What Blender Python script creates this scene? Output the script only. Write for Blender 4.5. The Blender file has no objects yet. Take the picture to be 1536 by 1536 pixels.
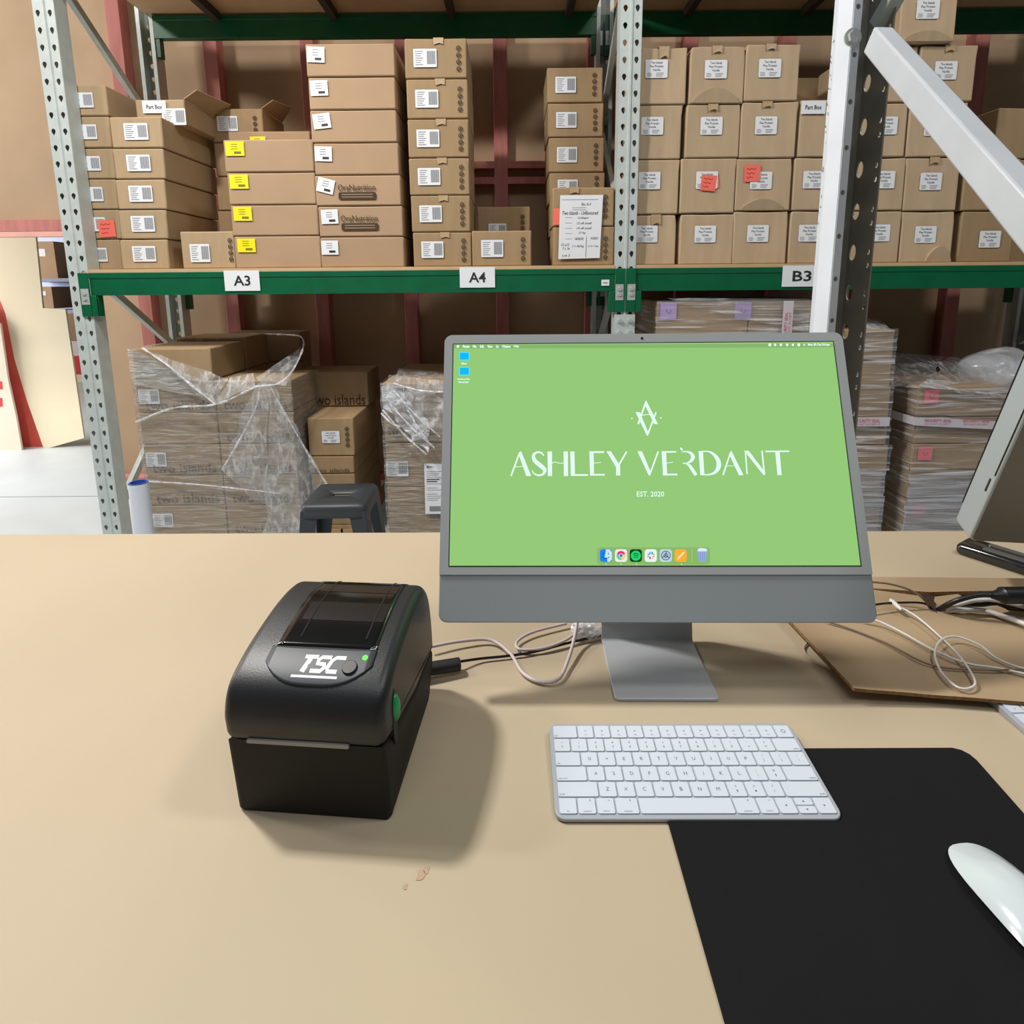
import bpy, bmesh, math, random
from mathutils import Vector, Matrix, noise
D = bpy.data
C = bpy.context.scene.collection
random.seed(7)
V = Vector
# ------------------------------------------------------------------ camera
F, PITCH, ROLL, CH, PY = 860.179, .1661, -.0085, .5159, 571.07
cp, sp = math.cos(PITCH), math.sin(PITCH)
cr, sr = math.cos(ROLL), math.sin(ROLL)
r0 = V((1, 0, 0)); FW = V((0, cp, -sp)); u0 = V((0, sp, cp))
RT = cr*r0 + sr*u0; UP = -sr*r0 + cr*u0
CAM = V((0, 0, CH))
cd = D.cameras.new('camera'); cam = D.objects.new('camera', cd); C.objects.link(cam)
cd.sensor_width = 36; cd.sensor_fit = 'HORIZONTAL'; cd.lens = F/1536*36
cd.shift_y = -(768-PY)/1536; cd.clip_start = .02; cd.clip_end = 60
M = Matrix.Identity(4)
for i in range(3):
    M[i][0] = RT[i]; M[i][1] = UP[i]; M[i][2] = -FW[i]; M[i][3] = CAM[i]
cam.matrix_world = M
bpy.context.scene.camera = cam
# ------------------------------------------------------------------ light
sc = bpy.context.scene
sc.view_settings.view_transform = 'Standard'; sc.view_settings.look = 'None'
sc.view_settings.gamma = 1; sc.view_settings.use_curve_mapping = False
sc.view_settings.exposure = 0.0
w = D.worlds.new('world'); sc.world = w; w.use_nodes = True
w.node_tree.nodes['Background'].inputs[0].default_value = (.93, .97, 1, 1)
w.node_tree.nodes['Background'].inputs[1].default_value = .06
def area(name, loc, target, sx, sy, power, col=(1, 1, 1)):
    l = D.lights.new(name, 'AREA'); l.shape = 'RECTANGLE'; l.size = sx; l.size_y = sy
    l.energy = power; l.color = col
    o = D.objects.new(name, l); C.objects.link(o); o.location = loc
    o.rotation_euler = (V(target)-V(loc)).to_track_quat('-Z', 'Y').to_euler(); return o
area('high_bay_or_fill_lamp', (-1.68, 1.3, 2.85), (-.3, 1.2, 0), .26, .26, 104, (1, .97, .92))
area('high_bay_or_fill_lamp', (2.6, .2, 4.8), (1.8, 2.6, .2), .7, .7, 80, (1, .97, .92))
area('high_bay_or_fill_lamp', (-4.4, 1.3, 3.9), (-3.4, 3.9, 1.2), .6, .6, 115, (1, .96, .9))  # fill added to brighten the left wall, not a known lamp
area('front_fill', (.3, -1.6, 5.0), (.3, 1.8, .4), 3.5, 1.4, 66, (.95, .98, 1))  # soft unseen fill added behind the camera to light front faces
area('loading_door_daylight', (-6.6, 3.9, 1.6), (-4.3, 5.3, -.1), 2.2, 2.4, 260, (1, .99, .97))

# ------------------------------------------------------------------ helpers
def ray(x, y): return (x-768)/F*RT + (PY-y)/F*UP + FW
def aY(x, y, Y): d = ray(x, y); return CAM + d*(Y/d.y)
def aZ(x, y, z=0): d = ray(x, y); return CAM + d*((z-CH)/d.z)
def aP(x, y, P, n): d = ray(x, y); return CAM + d*((P-CAM).dot(n)/d.dot(n))
def smoothline(pts, n=8):
    pts = [V(p) for p in pts]
    if len(pts) < 3: return pts
    P = [2*pts[0]-pts[1]] + pts + [2*pts[-1]-pts[-2]]; out = []
    for i in range(1, len(P)-2):
        a, b, c, d = P[i-1], P[i], P[i+1], P[i+2]
        for k in range(n):
            t = k/n
            out.append(.5*((2*b)+(c-a)*t+(2*a-5*b+4*c-d)*t*t+(3*b-a-3*c+d)*t**3))
    out.append(pts[-1]); return out
def arc(cx, cy, r, a0, a1, n):
    return [(cx+r*math.cos(math.radians(a0+(a1-a0)*i/n)), cy+r*math.sin(math.radians(a0+(a1-a0)*i/n))) for i in range(n+1)]
def rrect(x0, y0, x1, y1, r, n=4):
    return arc(x1-r, y0+r, r, -90, 0, n)+arc(x1-r, y1-r, r, 0, 90, n)+arc(x0+r, y1-r, r, 90, 180, n)+arc(x0+r, y0+r, r, 180, 270, n)
def circ(cx, cy, r, n=16): return arc(cx, cy, r, 0, 360-360/n, n-1)
FX = lambda a, b, c: V((a, b, c))           # default frame (x, y, z)
FF = lambda a, b, c: V((a, -c, b))          # front facing plane: a right, b up, c towards the viewer
_t = {}; _asp = {}
def textdata(s, bold=0.0, shear=0.0):
    k = (s, bold, shear)
    if k not in _t:
        cu = D.curves.new('t', 'FONT'); cu.body = s; cu.size = 1; cu.offset = bold; cu.shear = shear
        cu.resolution_u = 2; cu.align_x = 'CENTER'; cu.align_y = 'CENTER'; cu.fill_mode = 'FRONT'
        o = D.objects.new('t', cu); C.objects.link(o)
        bpy.context.view_layer.update()
        me = D.meshes.new_from_object(o.evaluated_get(bpy.context.evaluated_depsgraph_get()))
        vs = [(v.co.x, v.co.y) for v in me.vertices]; fs = [tuple(p.vertices) for p in me.polygons]
        D.objects.remove(o); D.curves.remove(cu); D.meshes.remove(me)
        x0 = min(v[0] for v in vs); x1 = max(v[0] for v in vs); y0 = min(v[1] for v in vs); y1 = max(v[1] for v in vs)
        vs = [((a-(x0+x1)/2)/(x1-x0), (b-(y0+y1)/2)/(y1-y0)) for a, b in vs]
        _t[k] = (vs, fs); _asp[s] = (x1-x0)/(y1-y0)
    return _t[k]
class MB:
    def __init__(s): s.v = []; s.f = []; s.m = []
    def add(s, vs, fs, m=0):
        b = len(s.v); s.v += [tuple(v) for v in vs]
        for f in fs: s.f.append(tuple(i+b for i in f)); s.m.append(m)
        return s
    def box(s, x0, x1, y0, y1, z0, z1, m=0, fr=FX):
        vs = [fr(x, y, z) for z in (z0, z1) for x, y in ((x0, y0), (x1, y0), (x1, y1), (x0, y1))]
        return s.add(vs, [(3, 2, 1, 0), (4, 5, 6, 7), (0, 1, 5, 4), (1, 2, 6, 5), (2, 3, 7, 6), (3, 0, 4, 7)], m)
    def poly(s, pts, m=0): return s.add(pts, [tuple(range(len(pts)))], m)
    def flat(s, pts, c, m=0, fr=FF): return s.poly([fr(a, b, c) for a, b in pts], m)
    def prism(s, pts, c0, c1, m=0, fr=FX):
        n = len(pts); vs = [fr(a, b, c0) for a, b in pts]+[fr(a, b, c1) for a, b in pts]
        fs = [tuple(range(n-1, -1, -1)), tuple(range(n, 2*n))]+[(i, (i+1) % n, n+(i+1) % n, n+i) for i in range(n)]
        return s.add(vs, fs, m)
    def tube(s, path, r, n=8, m=0, cap=True):
        path = [V(p) for p in path]; k = len(path)
        R = r if isinstance(r, (list, tuple)) else [r]*k
        t = (path[1]-path[0]).normalized(); nv = t.orthogonal().normalized(); vs = []
        for i, p in enumerate(path):
            t = (path[min(i+1, k-1)]-path[max(i-1, 0)]).normalized()
            nv = (nv-t*nv.dot(t)).normalized(); b = t.cross(nv)
            for j in range(n):
                a = 2*math.pi*j/n; vs.append(p+R[i]*(math.cos(a)*nv+math.sin(a)*b))
        fs = [(i*n+j, i*n+(j+1) % n, (i+1)*n+(j+1) % n, (i+1)*n+j) for i in range(k-1) for j in range(n)]
        if cap: fs += [tuple(range(n-1, -1, -1)), tuple(range((k-1)*n, k*n))]
        return s.add(vs, fs, m)
    def bar(s, a, b, wd, ht, m=0, up=V((0, 0, 1))):
        a, b = V(a), V(b); t = (b-a).normalized(); sd = t.cross(up).normalized(); u = sd.cross(t)
        vs = [p+x*wd/2*sd+z*ht/2*u for p in (a, b) for x, z in ((-1, -1), (1, -1), (1, 1), (-1, 1))]
        return s.add(vs, [(3, 2, 1, 0), (4, 5, 6, 7), (0, 1, 5, 4), (1, 2, 6, 5), (2, 3, 7, 6), (3, 0, 4, 7)], m)
    def text(s, st, cx, cy, wd, ht, c, m=0, fr=FF, bold=0.0, rot=0, shear=0.0):
        vs, fs = textdata(st, bold, shear); ca, sa = math.cos(rot), math.sin(rot)
        out = []
        if len(st) == 1: wd = min(wd, ht*_asp[st]*1.05); ht = min(ht, wd/_asp[st]*1.05)
        for a, b in vs:
            a, b = a*wd, b*ht; out.append(fr(cx+a*ca-b*sa, cy+a*sa+b*ca, c))
        return s.add(out, fs, m)
    def ribbon(s, pts, c, m=0, fr=FF, w=None, n=5):
        if w is not None: pts = [(p[0], p[1], w) for p in pts]
        P = smoothline([(p[0], p[1], p[2]) for p in pts], n) if len(pts) > 2 and n > 1 else [V(p) for p in pts]
        L = []; k = len(P)
        for i in range(k):
            a, b = P[max(i-1, 0)], P[min(i+1, k-1)]
            t = V((b.x-a.x, b.y-a.y)).normalized(); nn = V((-t.y, t.x))
            h = abs(P[i].z)/2
            L.append((fr(P[i].x+nn.x*h, P[i].y+nn.y*h, c), fr(P[i].x-nn.x*h, P[i].y-nn.y*h, c)))
        vs = [q for pr in L for q in pr]
        return s.add(vs, [(2*i, 2*i+1, 2*i+3, 2*i+2) for i in range(k-1)], m)
    def build(s, name, mats, parent=None, smooth=None, bevel=0, seg=2, solid=0, sub=0, fix=True):
        me = D.meshes.new(name); me.from_pydata(s.v, [], s.f)
        if not isinstance(mats, (list, tuple)): mats = [mats]
        for m in mats: me.materials.append(m)
        me.polygons.foreach_set('material_index', s.m)
        if fix:
            bm = bmesh.new(); bm.from_mesh(me); bmesh.ops.recalc_face_normals(bm, faces=bm.faces); bm.to_mesh(me); bm.free()
        if smooth is not None:
            me.shade_smooth(); me.set_sharp_from_angle(angle=math.radians(smooth))
        me.update()
        o = D.objects.new(name, me); C.objects.link(o)
        if parent: o.parent = parent
        if solid:
            q = o.modifiers.new('s', 'SOLIDIFY'); q.thickness = solid; q.offset = 0
        if bevel:
            q = o.modifiers.new('b', 'BEVEL'); q.width = bevel; q.segments = seg; q.limit_method = 'ANGLE'; q.angle_limit = math.radians(35)
            if smooth is None:
                me.shade_smooth(); me.set_sharp_from_angle(angle=math.radians(50))
        if sub:
            q = o.modifiers.new('u', 'SUBSURF'); q.levels = sub; q.render_levels = sub
        return o
def tag(o, label=None, cat=None, group=None, kind=None):
    if label: o['label'] = label
    if cat: o['category'] = cat
    if group: o['group'] = group
    if kind: o['kind'] = kind
    return o
def thing(name, label, cat, loc=(0, 0, 0), rz=0, group=None):
    o = D.objects.new(name, None); C.objects.link(o); o.empty_display_size = .05
    o.location = loc; o.rotation_euler = (0, 0, rz); return tag(o, label, cat, group)
def struct(o): o['kind'] = 'structure'; return o
def copy_tree(o, parent=None):
    c = o.copy(); C.objects.link(c); c.parent = parent
    for ch in [x for x in D.objects if x.parent == o]: copy_tree(ch, c)
    return c
# ------------------------------------------------------------------ materials
def srgb(r, g, b):
    f = lambda c: (c/255/12.92) if c/255 <= .04045 else ((c/255+.055)/1.055)**2.4
    return (f(r), f(g), f(b), 1)
def mat(name, col, rough=.6, metal=0, spec=.5, n_scale=0, n_amt=0, bump=0, b_scale=50, emit=None, es=1, alpha=1, trans=0, coat=0, stretch=(1, 1, 1), rnd=0):
    m = D.materials.new(name); m.use_nodes = True; nt = m.node_tree; N = nt.nodes; L = nt.links
    p = N['Principled BSDF']
    if len(col) == 3: col = (*col, 1)
    p.inputs['Base Color'].default_value = col; p.inputs['Roughness'].default_value = rough
    p.inputs['Metallic'].default_value = metal; p.inputs['Specular IOR Level'].default_value = spec
    p.inputs['Alpha'].default_value = alpha; p.inputs['Transmission Weight'].default_value = trans
    p.inputs['Coat Weight'].default_value = coat
    if emit:
        p.inputs['Emission Color'].default_value = (*emit[:3], 1); p.inputs['Emission Strength'].default_value = es
    if n_amt or bump or rnd:
        tc = N.new('ShaderNodeTexCoord'); mp = N.new('ShaderNodeMapping'); mp.inputs['Scale'].default_value = stretch
        L.new(tc.outputs['Object'], mp.inputs[0])
    last = None
    if n_amt or rnd:
        nz = N.new('ShaderNodeTexNoise'); nz.inputs['Scale'].default_value = n_scale or 8; nz.inputs['Detail'].default_value = 6
        nz.noise_dimensions = '4D'
        L.new(mp.outputs[0], nz.inputs['Vector'])
        oi = N.new('ShaderNodeObjectInfo'); ml = N.new('ShaderNodeMath'); ml.operation = 'MULTIPLY'; ml.inputs[1].default_value = 20
        L.new(oi.outputs['Random'], ml.inputs[0]); L.new(ml.outputs[0], nz.inputs['W'])
        mr = N.new('ShaderNodeMapRange'); mr.inputs[1].default_value = .3; mr.inputs[2].default_value = .7
        mr.inputs[3].default_value = 1-n_amt; mr.inputs[4].default_value = 1+n_amt
        L.new(nz.outputs['Fac'], mr.inputs[0])
        fac = mr.outputs[0]
        if rnd:
            m2 = N.new('ShaderNodeMapRange'); m2.inputs[3].default_value = 1-rnd; m2.inputs[4].default_value = 1+rnd
            L.new(oi.outputs['Random'], m2.inputs[0]); mm = N.new('ShaderNodeMath'); mm.operation = 'MULTIPLY'
            L.new(fac, mm.inputs[0]); L.new(m2.outputs[0], mm.inputs[1]); fac = mm.outputs[0]
        vm = N.new('ShaderNodeVectorMath'); vm.operation = 'SCALE'; vm.inputs[0].default_value = col[:3]
        L.new(fac, vm.inputs['Scale']); L.new(vm.outputs[0], p.inputs['Base Color'])
    if bump:
        nb = N.new('ShaderNodeTexNoise'); nb.inputs['Scale'].default_value = b_scale; nb.inputs['Detail'].default_value = 4
        L.new(mp.outputs[0], nb.inputs['Vector'])
        bp = N.new('ShaderNodeBump'); bp.inputs['Strength'].default_value = bump; bp.inputs['Distance'].default_value = .002
        L.new(nb.outputs['Fac'], bp.inputs['Height']); L.new(bp.outputs[0], p.inputs['Normal'])
    return m
def emis(name, r, g, b, s=1.0):
    m = D.materials.new(name); m.use_nodes = True; p = m.node_tree.nodes['Principled BSDF']
    p.inputs['Base Color'].default_value = (.01, .01, .01, 1); p.inputs['Roughness'].default_value = .12
    p.inputs['Specular IOR Level'].default_value = .25
    p.inputs['Emission Color'].default_value = srgb(r, g, b); p.inputs['Emission Strength'].default_value = s
    return m
def film(name, opac=.3, amin=.06, lo=.42, hi=.62, scale=14, stretch=(1, 1, 4), tint=(.9, .92, .95), rot=(0, 0, 0)):
    m = D.materials.new(name); m.use_nodes = True; nt = m.node_tree; N = nt.nodes; L = nt.links
    for x in list(N): N.remove(x)
    out = N.new('ShaderNodeOutputMaterial'); tr = N.new('ShaderNodeBsdfTransparent'); gl = N.new('ShaderNodeBsdfPrincipled')
    gl.inputs['Base Color'].default_value = (*tint, 1); gl.inputs['Roughness'].default_value = .18; gl.inputs['Specular IOR Level'].default_value = 1
    tr.inputs[0].default_value = (.94, .94, .94, 1)
    tc = N.new('ShaderNodeTexCoord'); mp = N.new('ShaderNodeMapping'); mp.inputs['Scale'].default_value = stretch; mp.inputs['Rotation'].default_value = rot
    L.new(tc.outputs['Object'], mp.inputs[0])
    nz = N.new('ShaderNodeTexNoise'); nz.inputs['Scale'].default_value = scale; nz.inputs['Detail'].default_value = 5; nz.inputs['Distortion'].default_value = .6
    L.new(mp.outputs[0], nz.inputs['Vector'])
    mr = N.new('ShaderNodeMapRange'); mr.inputs[1].default_value = lo; mr.inputs[2].default_value = hi; mr.inputs[3].default_value = amin; mr.inputs[4].default_value = opac
    L.new(nz.outputs['Fac'], mr.inputs[0])
    bp = N.new('ShaderNodeBump'); bp.inputs['Strength'].default_value = 1; bp.inputs['Distance'].default_value = .02
    L.new(nz.outputs['Fac'], bp.inputs['Height']); L.new(bp.outputs[0], gl.inputs['Normal'])
    mx = N.new('ShaderNodeMixShader'); L.new(mr.outputs[0], mx.inputs[0]); L.new(tr.outputs[0], mx.inputs[1]); L.new(gl.outputs[0], mx.inputs[2])
    L.new(mx.outputs[0], out.inputs[0]); return m
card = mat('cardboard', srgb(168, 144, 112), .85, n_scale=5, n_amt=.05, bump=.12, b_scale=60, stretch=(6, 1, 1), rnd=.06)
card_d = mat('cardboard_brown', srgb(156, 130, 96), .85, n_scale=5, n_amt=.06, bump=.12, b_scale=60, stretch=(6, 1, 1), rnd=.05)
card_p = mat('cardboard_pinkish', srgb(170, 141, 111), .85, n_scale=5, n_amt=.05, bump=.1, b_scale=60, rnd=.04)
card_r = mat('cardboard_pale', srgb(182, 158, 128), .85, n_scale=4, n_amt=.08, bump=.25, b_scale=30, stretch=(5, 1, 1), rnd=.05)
tape_m = mat('clear_tape', srgb(178, 152, 118), .28, spec=.7, n_scale=30, n_amt=.06)
wht = mat('label_paper', srgb(226, 228, 232), .6)
ink = mat('black_ink', (.02, .02, .022), .6)
inkg = mat('grey_print', srgb(120, 122, 128), .7)
inkl = mat('light_grey_print', srgb(140, 142, 148), .7)
inkb = mat('brown_box_print', srgb(66, 48, 32), .8)
inkf = mat('faded_box_print', srgb(84, 64, 44), .8)
yel = mat('yellow_label', srgb(238, 222, 10), .6)
yelt = mat('yellow_label_print', srgb(120, 112, 30), .7)
coral = mat('coral_sticky_note', srgb(244, 112, 96), .7)
pinkt = mat('pink_tag', srgb(236, 110, 124), .7)
lilac = mat('lilac_tag', srgb(176, 150, 206), .7)
green = mat('green_beam_paint', srgb(0, 90, 56), .38, n_scale=12, n_amt=.1, bump=.05)
grayp = mat('galvanised_post', srgb(190, 198, 195), .45, metal=.08, n_scale=20, n_amt=.08)
whitep = mat('white_painted_steel', srgb(180, 186, 192), .45, n_scale=9, n_amt=.05, bump=.06, b_scale=40)
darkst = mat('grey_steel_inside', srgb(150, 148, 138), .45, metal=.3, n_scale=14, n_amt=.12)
zinc = mat('zinc_bolt', srgb(196, 200, 198), .35, metal=.35)
board = mat('particle_board', srgb(180, 152, 122), .8, n_scale=3, n_amt=.07, bump=.15, b_scale=120)
deckm = mat('shelf_particle_board', srgb(196, 164, 124), .8, n_scale=6, n_amt=.08)
joist = mat('dark_joist', srgb(60, 52, 44), .7)
pink = mat('pink_treated_timber', srgb(188, 118, 110), .75, n_scale=6, n_amt=.18, stretch=(4, 4, .6))
pinkp = mat('pale_pink_timber', srgb(226, 170, 156), .75, n_scale=6, n_amt=.1)
cream = mat('cream_plywood', srgb(240, 226, 196), .7, n_scale=2, n_amt=.03)
conc = mat('polished_concrete', srgb(196, 204, 208), .42, n_scale=1.6, n_amt=.09, bump=.03, b_scale=8)
tablem = mat('work_table_board', srgb(178, 162, 137), .62, n_scale=3, n_amt=.035, bump=.05, b_scale=140)
tedge = mat('work_table_edge', srgb(224, 208, 176), .6)
# ------------------------------------------------------------------ setting
FLOOR = -.96
struct(MB().box(-9, 7, -2, 12, FLOOR-.1, FLOOR).build('floor', conc))
jm = mat('floor_joint', srgb(120, 126, 130), .7)
j = MB(); j.box(-9, -2.3, 3.93, 3.936, FLOOR, FLOOR+.0015); struct(j.build('trim_1', jm))
WY = 3.98
struct(MB().box(-2.93, 6.5, WY+.09, WY+.11, FLOOR, 4.5).box(-9, -2.93, WY+.09, WY+.11, .98, 4.5).build('wall_back', board))
struct(MB().box(-9, -2.9, WY+.03, WY+.09, .90, .975).build('trim_2', pink))
struct(MB().box(-9, -2.9, WY+.03, WY+.10, .865, .898).build('trim_3', pinkp))
k = 4
for X in (-2.52, -1.92, -1.30, -.69, -.06, .55, 1.17, 1.80, 2.42, 3.04):
    a = MB(); a.box(X-.045, X+.045, WY, WY+.09, FLOOR, 4.4)
    struct(a.build('trim_%d' % k, pink, bevel=.003)); k += 1
for (x0, x1, z) in ((-.645, -.105, 1.30), (-.645, -.105, 1.20), (-.015, .5, 1.30), (-.015, .5, 1.20), (-2.87, 3, -.86)):
    struct(MB().box(x0, x1, WY+(.002 if z > 0 else -.0), WY+.088, z-.022, z+.022).build('trim_%d' % k, pink)); k += 1
struct(MB().box(-9, 7, 9.0, 9.1, FLOOR, 4.5).build('wall_far', cream))
struct(MB().box(-9.1, -9, 3, 12, FLOOR, 4.5).build('wall_left', cream))

# panels beyond the opening -------------------------------------------------
def prism_px(name, pts, Y, th, mats, **kw):
    P = [aY(x, y, Y) for x, y in pts]
    m = MB(); m.prism([(p.x, p.z) for p in P], Y, Y+th, 0, lambda a, b, c: V((a, c, b))); return m, P
m, P = prism_px('x', [(-60, 300), (48, 300), (64, 462), (98, 464), (126, 657), (66, 674), (40, 600), (22, 540), (8, 470), (-8, 430), (-60, 420)], 5.22, .02, cream)
tag(m.build('plywood_sheet', cream), 'large cream plywood sheet with curved left edge, standing beyond the wall opening', 'board')
m, P = prism_px('x', [(-60, 440), (0, 486), (12, 570), (24, 625), (33, 677), (-60, 690)], 5.14, .02, cream)
paleb = mat('pale_board', srgb(232, 216, 198), .7); redm = mat('red_print', srgb(216, 60, 62), .7)
for y0, y1 in ((572, 584), (597, 610)):
    q = [aY(x, y, 5.138) for x, y in ((-60, y0), (3, y0), (4, y1), (-60, y1))]; m.poly(q, 1)
tag(m.build('plywood_sheet', [paleb, redm]), 'pale board with red printed blocks at far left edge', 'board')
m, P = prism_px('x', [(-8, 430), (12, 480), (26, 540), (44, 600), (70, 672), (70, 676), (20, 678), (-8, 560)], 5.25, .06, cream)
tag(m.build('red_barrier_panel', mat('red_barrier', srgb(206, 84, 72), .6, n_scale=9, n_amt=.1)), 'red panel showing in the curved gap between two cream boards', 'panel')
bluew = mat('blue_white_sheet', srgb(196, 206, 240), .6); shade = mat('shelf_edge_grey', srgb(140, 146, 170), .6)
m = MB(); a0 = aY(40, 330, 6.3); a1 = aY(125, 470, 6.3)
m.box(a0.x, a1.x+.3, 6.3, 6.35, a1.z+.02, a0.z+.2)
sh = thing('storage_rack', 'blue-white shelving with cartons seen through the gap at far left', 'rack', (a0.x, 6.2, FLOOR))
b = m.build('back_panel', bluew); b.parent = sh; b.matrix_parent_inverse = Matrix.Translation(-V(sh.location))
a0 = aY(56, 420, 5.9); m = MB(); m.box(a0.x-.2, a0.x+1.3, 5.85, 6.3, a0.z-.02, a0.z+.015)
b = m.build('shelf', shade, sh); b.matrix_parent_inverse = Matrix.Translation(-V(sh.location))
a0 = aY(56, 465, 5.9); m = MB(); m.box(a0.x-.2, a0.x+1.3, 5.85, 6.3, a0.z-.03, a0.z)
b = m.build('shelf', shade, sh); b.matrix_parent_inverse = Matrix.Translation(-V(sh.location))
for (x0, x1, y0, y1, pos) in ((52, 80, 362, 418, 'upper'), (58, 77, 430, 463, 'lower')):
    p0 = aY(x0, y1, 5.88); p1 = aY(x1, y0, 5.88)
    t = thing('cardboard_box', 'tan carton with white label on %s shelf seen through the wall opening' % pos, 'box', (p0.x, 5.88, p0.z))
    MB().box(0, p1.x-p0.x, 0, .3, 0, p1.z-p0.z).build('carton', card_p, t, bevel=.004)
    ww = p1.x-p0.x; hh = p1.z-p0.z
    MB().flat([(ww*.2, hh*.6), (ww*.6, hh*.6), (ww*.6, hh*.8), (ww*.2, hh*.8)], .002).build('barcode_label', wht, t)
for i, (x0, x1, y0, y1, mm) in enumerate(((99, 118, 470, 512, card_p), (104, 122, 512, 534, wht), (108, 130, 534, 562, redm))):
    p0 = aY(x0, y1, 5.6); p1 = aY(x1, y0, 5.6)
    t = tag(MB().box(p0.x, p1.x+.2, 5.6, 5.9, p0.z, p1.z).build('stacked_carton', mm, bevel=.004), ['pinkish carton topmost beside the cream sheet, behind the left upright', 'white carton between pinkish and red ones, behind the left upright', 'red carton lowest of the coloured three, behind the left upright'][i], 'box', 'cartons stacked beyond the opening')

# ------------------------------------------------------------------ pallet rack
YR, YB = 2.95, 3.75
ZT = .609            # top of the shelf board
def tear(cx, cz, s=1):
    n = 16; pts = []
    for i in range(n):
        a = 2*math.pi*i/n; x = math.cos(a); z = math.sin(a)
        if z < 0: x *= (1+.62*z*(-z)**.0) if False else (1-.45*min(1, -z*1.1)); z *= 1.45
        pts.append((cx+x*.0105*s, cz+.004+z*.0125*s))
    return pts
def strip_with_holes(m, fr, x0, x1, z0, z1, pitch, s=1, off=0, mi=0, hole=None):
    n = 16; z = z0; cx = (x0+x1)/2
    while z < z1-.001:
        ze = min(z+pitch, z1)
        if ze-z < pitch*.7: m.poly([fr(x0, z, 0), fr(x1, z, 0), fr(x1, ze, 0), fr(x0, ze, 0)], mi); break
        h = (hole or tear)(cx, (z+ze)/2, s); out = []
        for (a, b) in h:
            dx, dz = a-cx, b-(z+ze)/2
            k = min((x1-x0)/2/max(abs(dx), 1e-6), (ze-z)/2/max(abs(dz), 1e-6)); out.append((cx+dx*k, (z+ze)/2+dz*k))
        # snap nearest to corners
        for c, qs in (((x0, z), (9, 10, 11)), ((x1, z), (13, 14, 15)), ((x1, ze), (1, 2, 3)), ((x0, ze), (5, 6, 7))):
            ca = math.atan2(c[1]-(z+ze)/2, c[0]-cx)
            i = min(qs, key=lambda q: abs(math.remainder(math.atan2(h[q][1]-(z+ze)/2, h[q][0]-cx)-ca, 2*math.pi))); out[i] = c
        vs = [fr(a, b, 0) for a, b in h]+[fr(a, b, 0) for a, b in out]
        m.add(vs, [(i, (i+1) % n, n+(i+1) % n, n+i) for i in range(n)], mi); z = ze
def post(parent, X, Y, sgn, z0=FLOOR, z1=3.0, wd=.1, dp=.085, w_in=.0):
    m = MB(); fr = lambda a, b, c: V((X+a, Y-sgn*0+c, b))
    g = .007
    strip_with_holes(m, fr, -wd/2, -g, z0, z1, .0754)
    strip_with_holes(m, fr, g, wd/2, z0, z1, .0754)
    # raised rib between the hole columns
    m.prism([(-g, 0), (-g*.6, -.006), (g*.6, -.006), (g, 0)], z0, z1, 0, lambda a, b, c: V((X+a, Y+sgn*b, c)))
    for s in (-1, 1):
        m.add([V((X+s*wd/2, Y, z0)), V((X+s*wd/2, Y+sgn*dp, z0)), V((X+s*wd/2, Y+sgn*dp, z1)), V((X+s*wd/2, Y, z1))], [(0, 1, 2, 3)])
        m.add([V((X+s*wd/2, Y+sgn*dp, z0)), V((X+s*wd*.28, Y+sgn*dp, z0)), V((X+s*wd*.28, Y+sgn*dp, z1)), V((X+s*wd/2, Y+sgn*dp, z1))], [(0, 1, 2, 3)])
    return m.build('post', grayp, parent, solid=.003, fix=False)
def upright_frame(X, label, lo_front=False):
    t = thing('rack_upright_frame', label, 'rack', (X, YR, FLOOR), 0, 'upright frames of the pallet rack')
    # children in local coordinates
    def loc(o): o.location = -V((X, YR, FLOOR)); return o
    loc(post(t, X, YR, 1)); loc(post(t, X, YB+.085, -1))
    zz = [(YR+.07, 2.9, YB, 2.3), (YR+.07, 2.05, YB, 1.50), (YB, 1.42, YR+.07, .78), (YR+.07, .62, YB, .12), (YB, -.05, YR+.07, -.72)]
    for a, b, c, d in zz:
        m = MB(); m.bar((X-.01, a, b), (X-.01, c, d), .028, .04); loc(m.build('brace', grayp, t))
    for Y in (YR+.04, YB+.04):
        m = MB(); m.box(X-.07, X+.07, Y-.07, Y+.07, FLOOR, FLOOR+.008); loc(m.build('foot_plate', grayp, t))
    return t
XA, XB, XC = -2.187, .578, 3.34
fa = upright_frame(XA, 'galvanised rack upright frame at the left end of bay A3')
fb = upright_frame(XB, 'galvanised rack upright frame between bay A4 and bay B, above the computer')
fc = upright_frame(XC, 'galvanised rack upright frame at far right, mostly hidden by the grey monitor')
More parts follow.
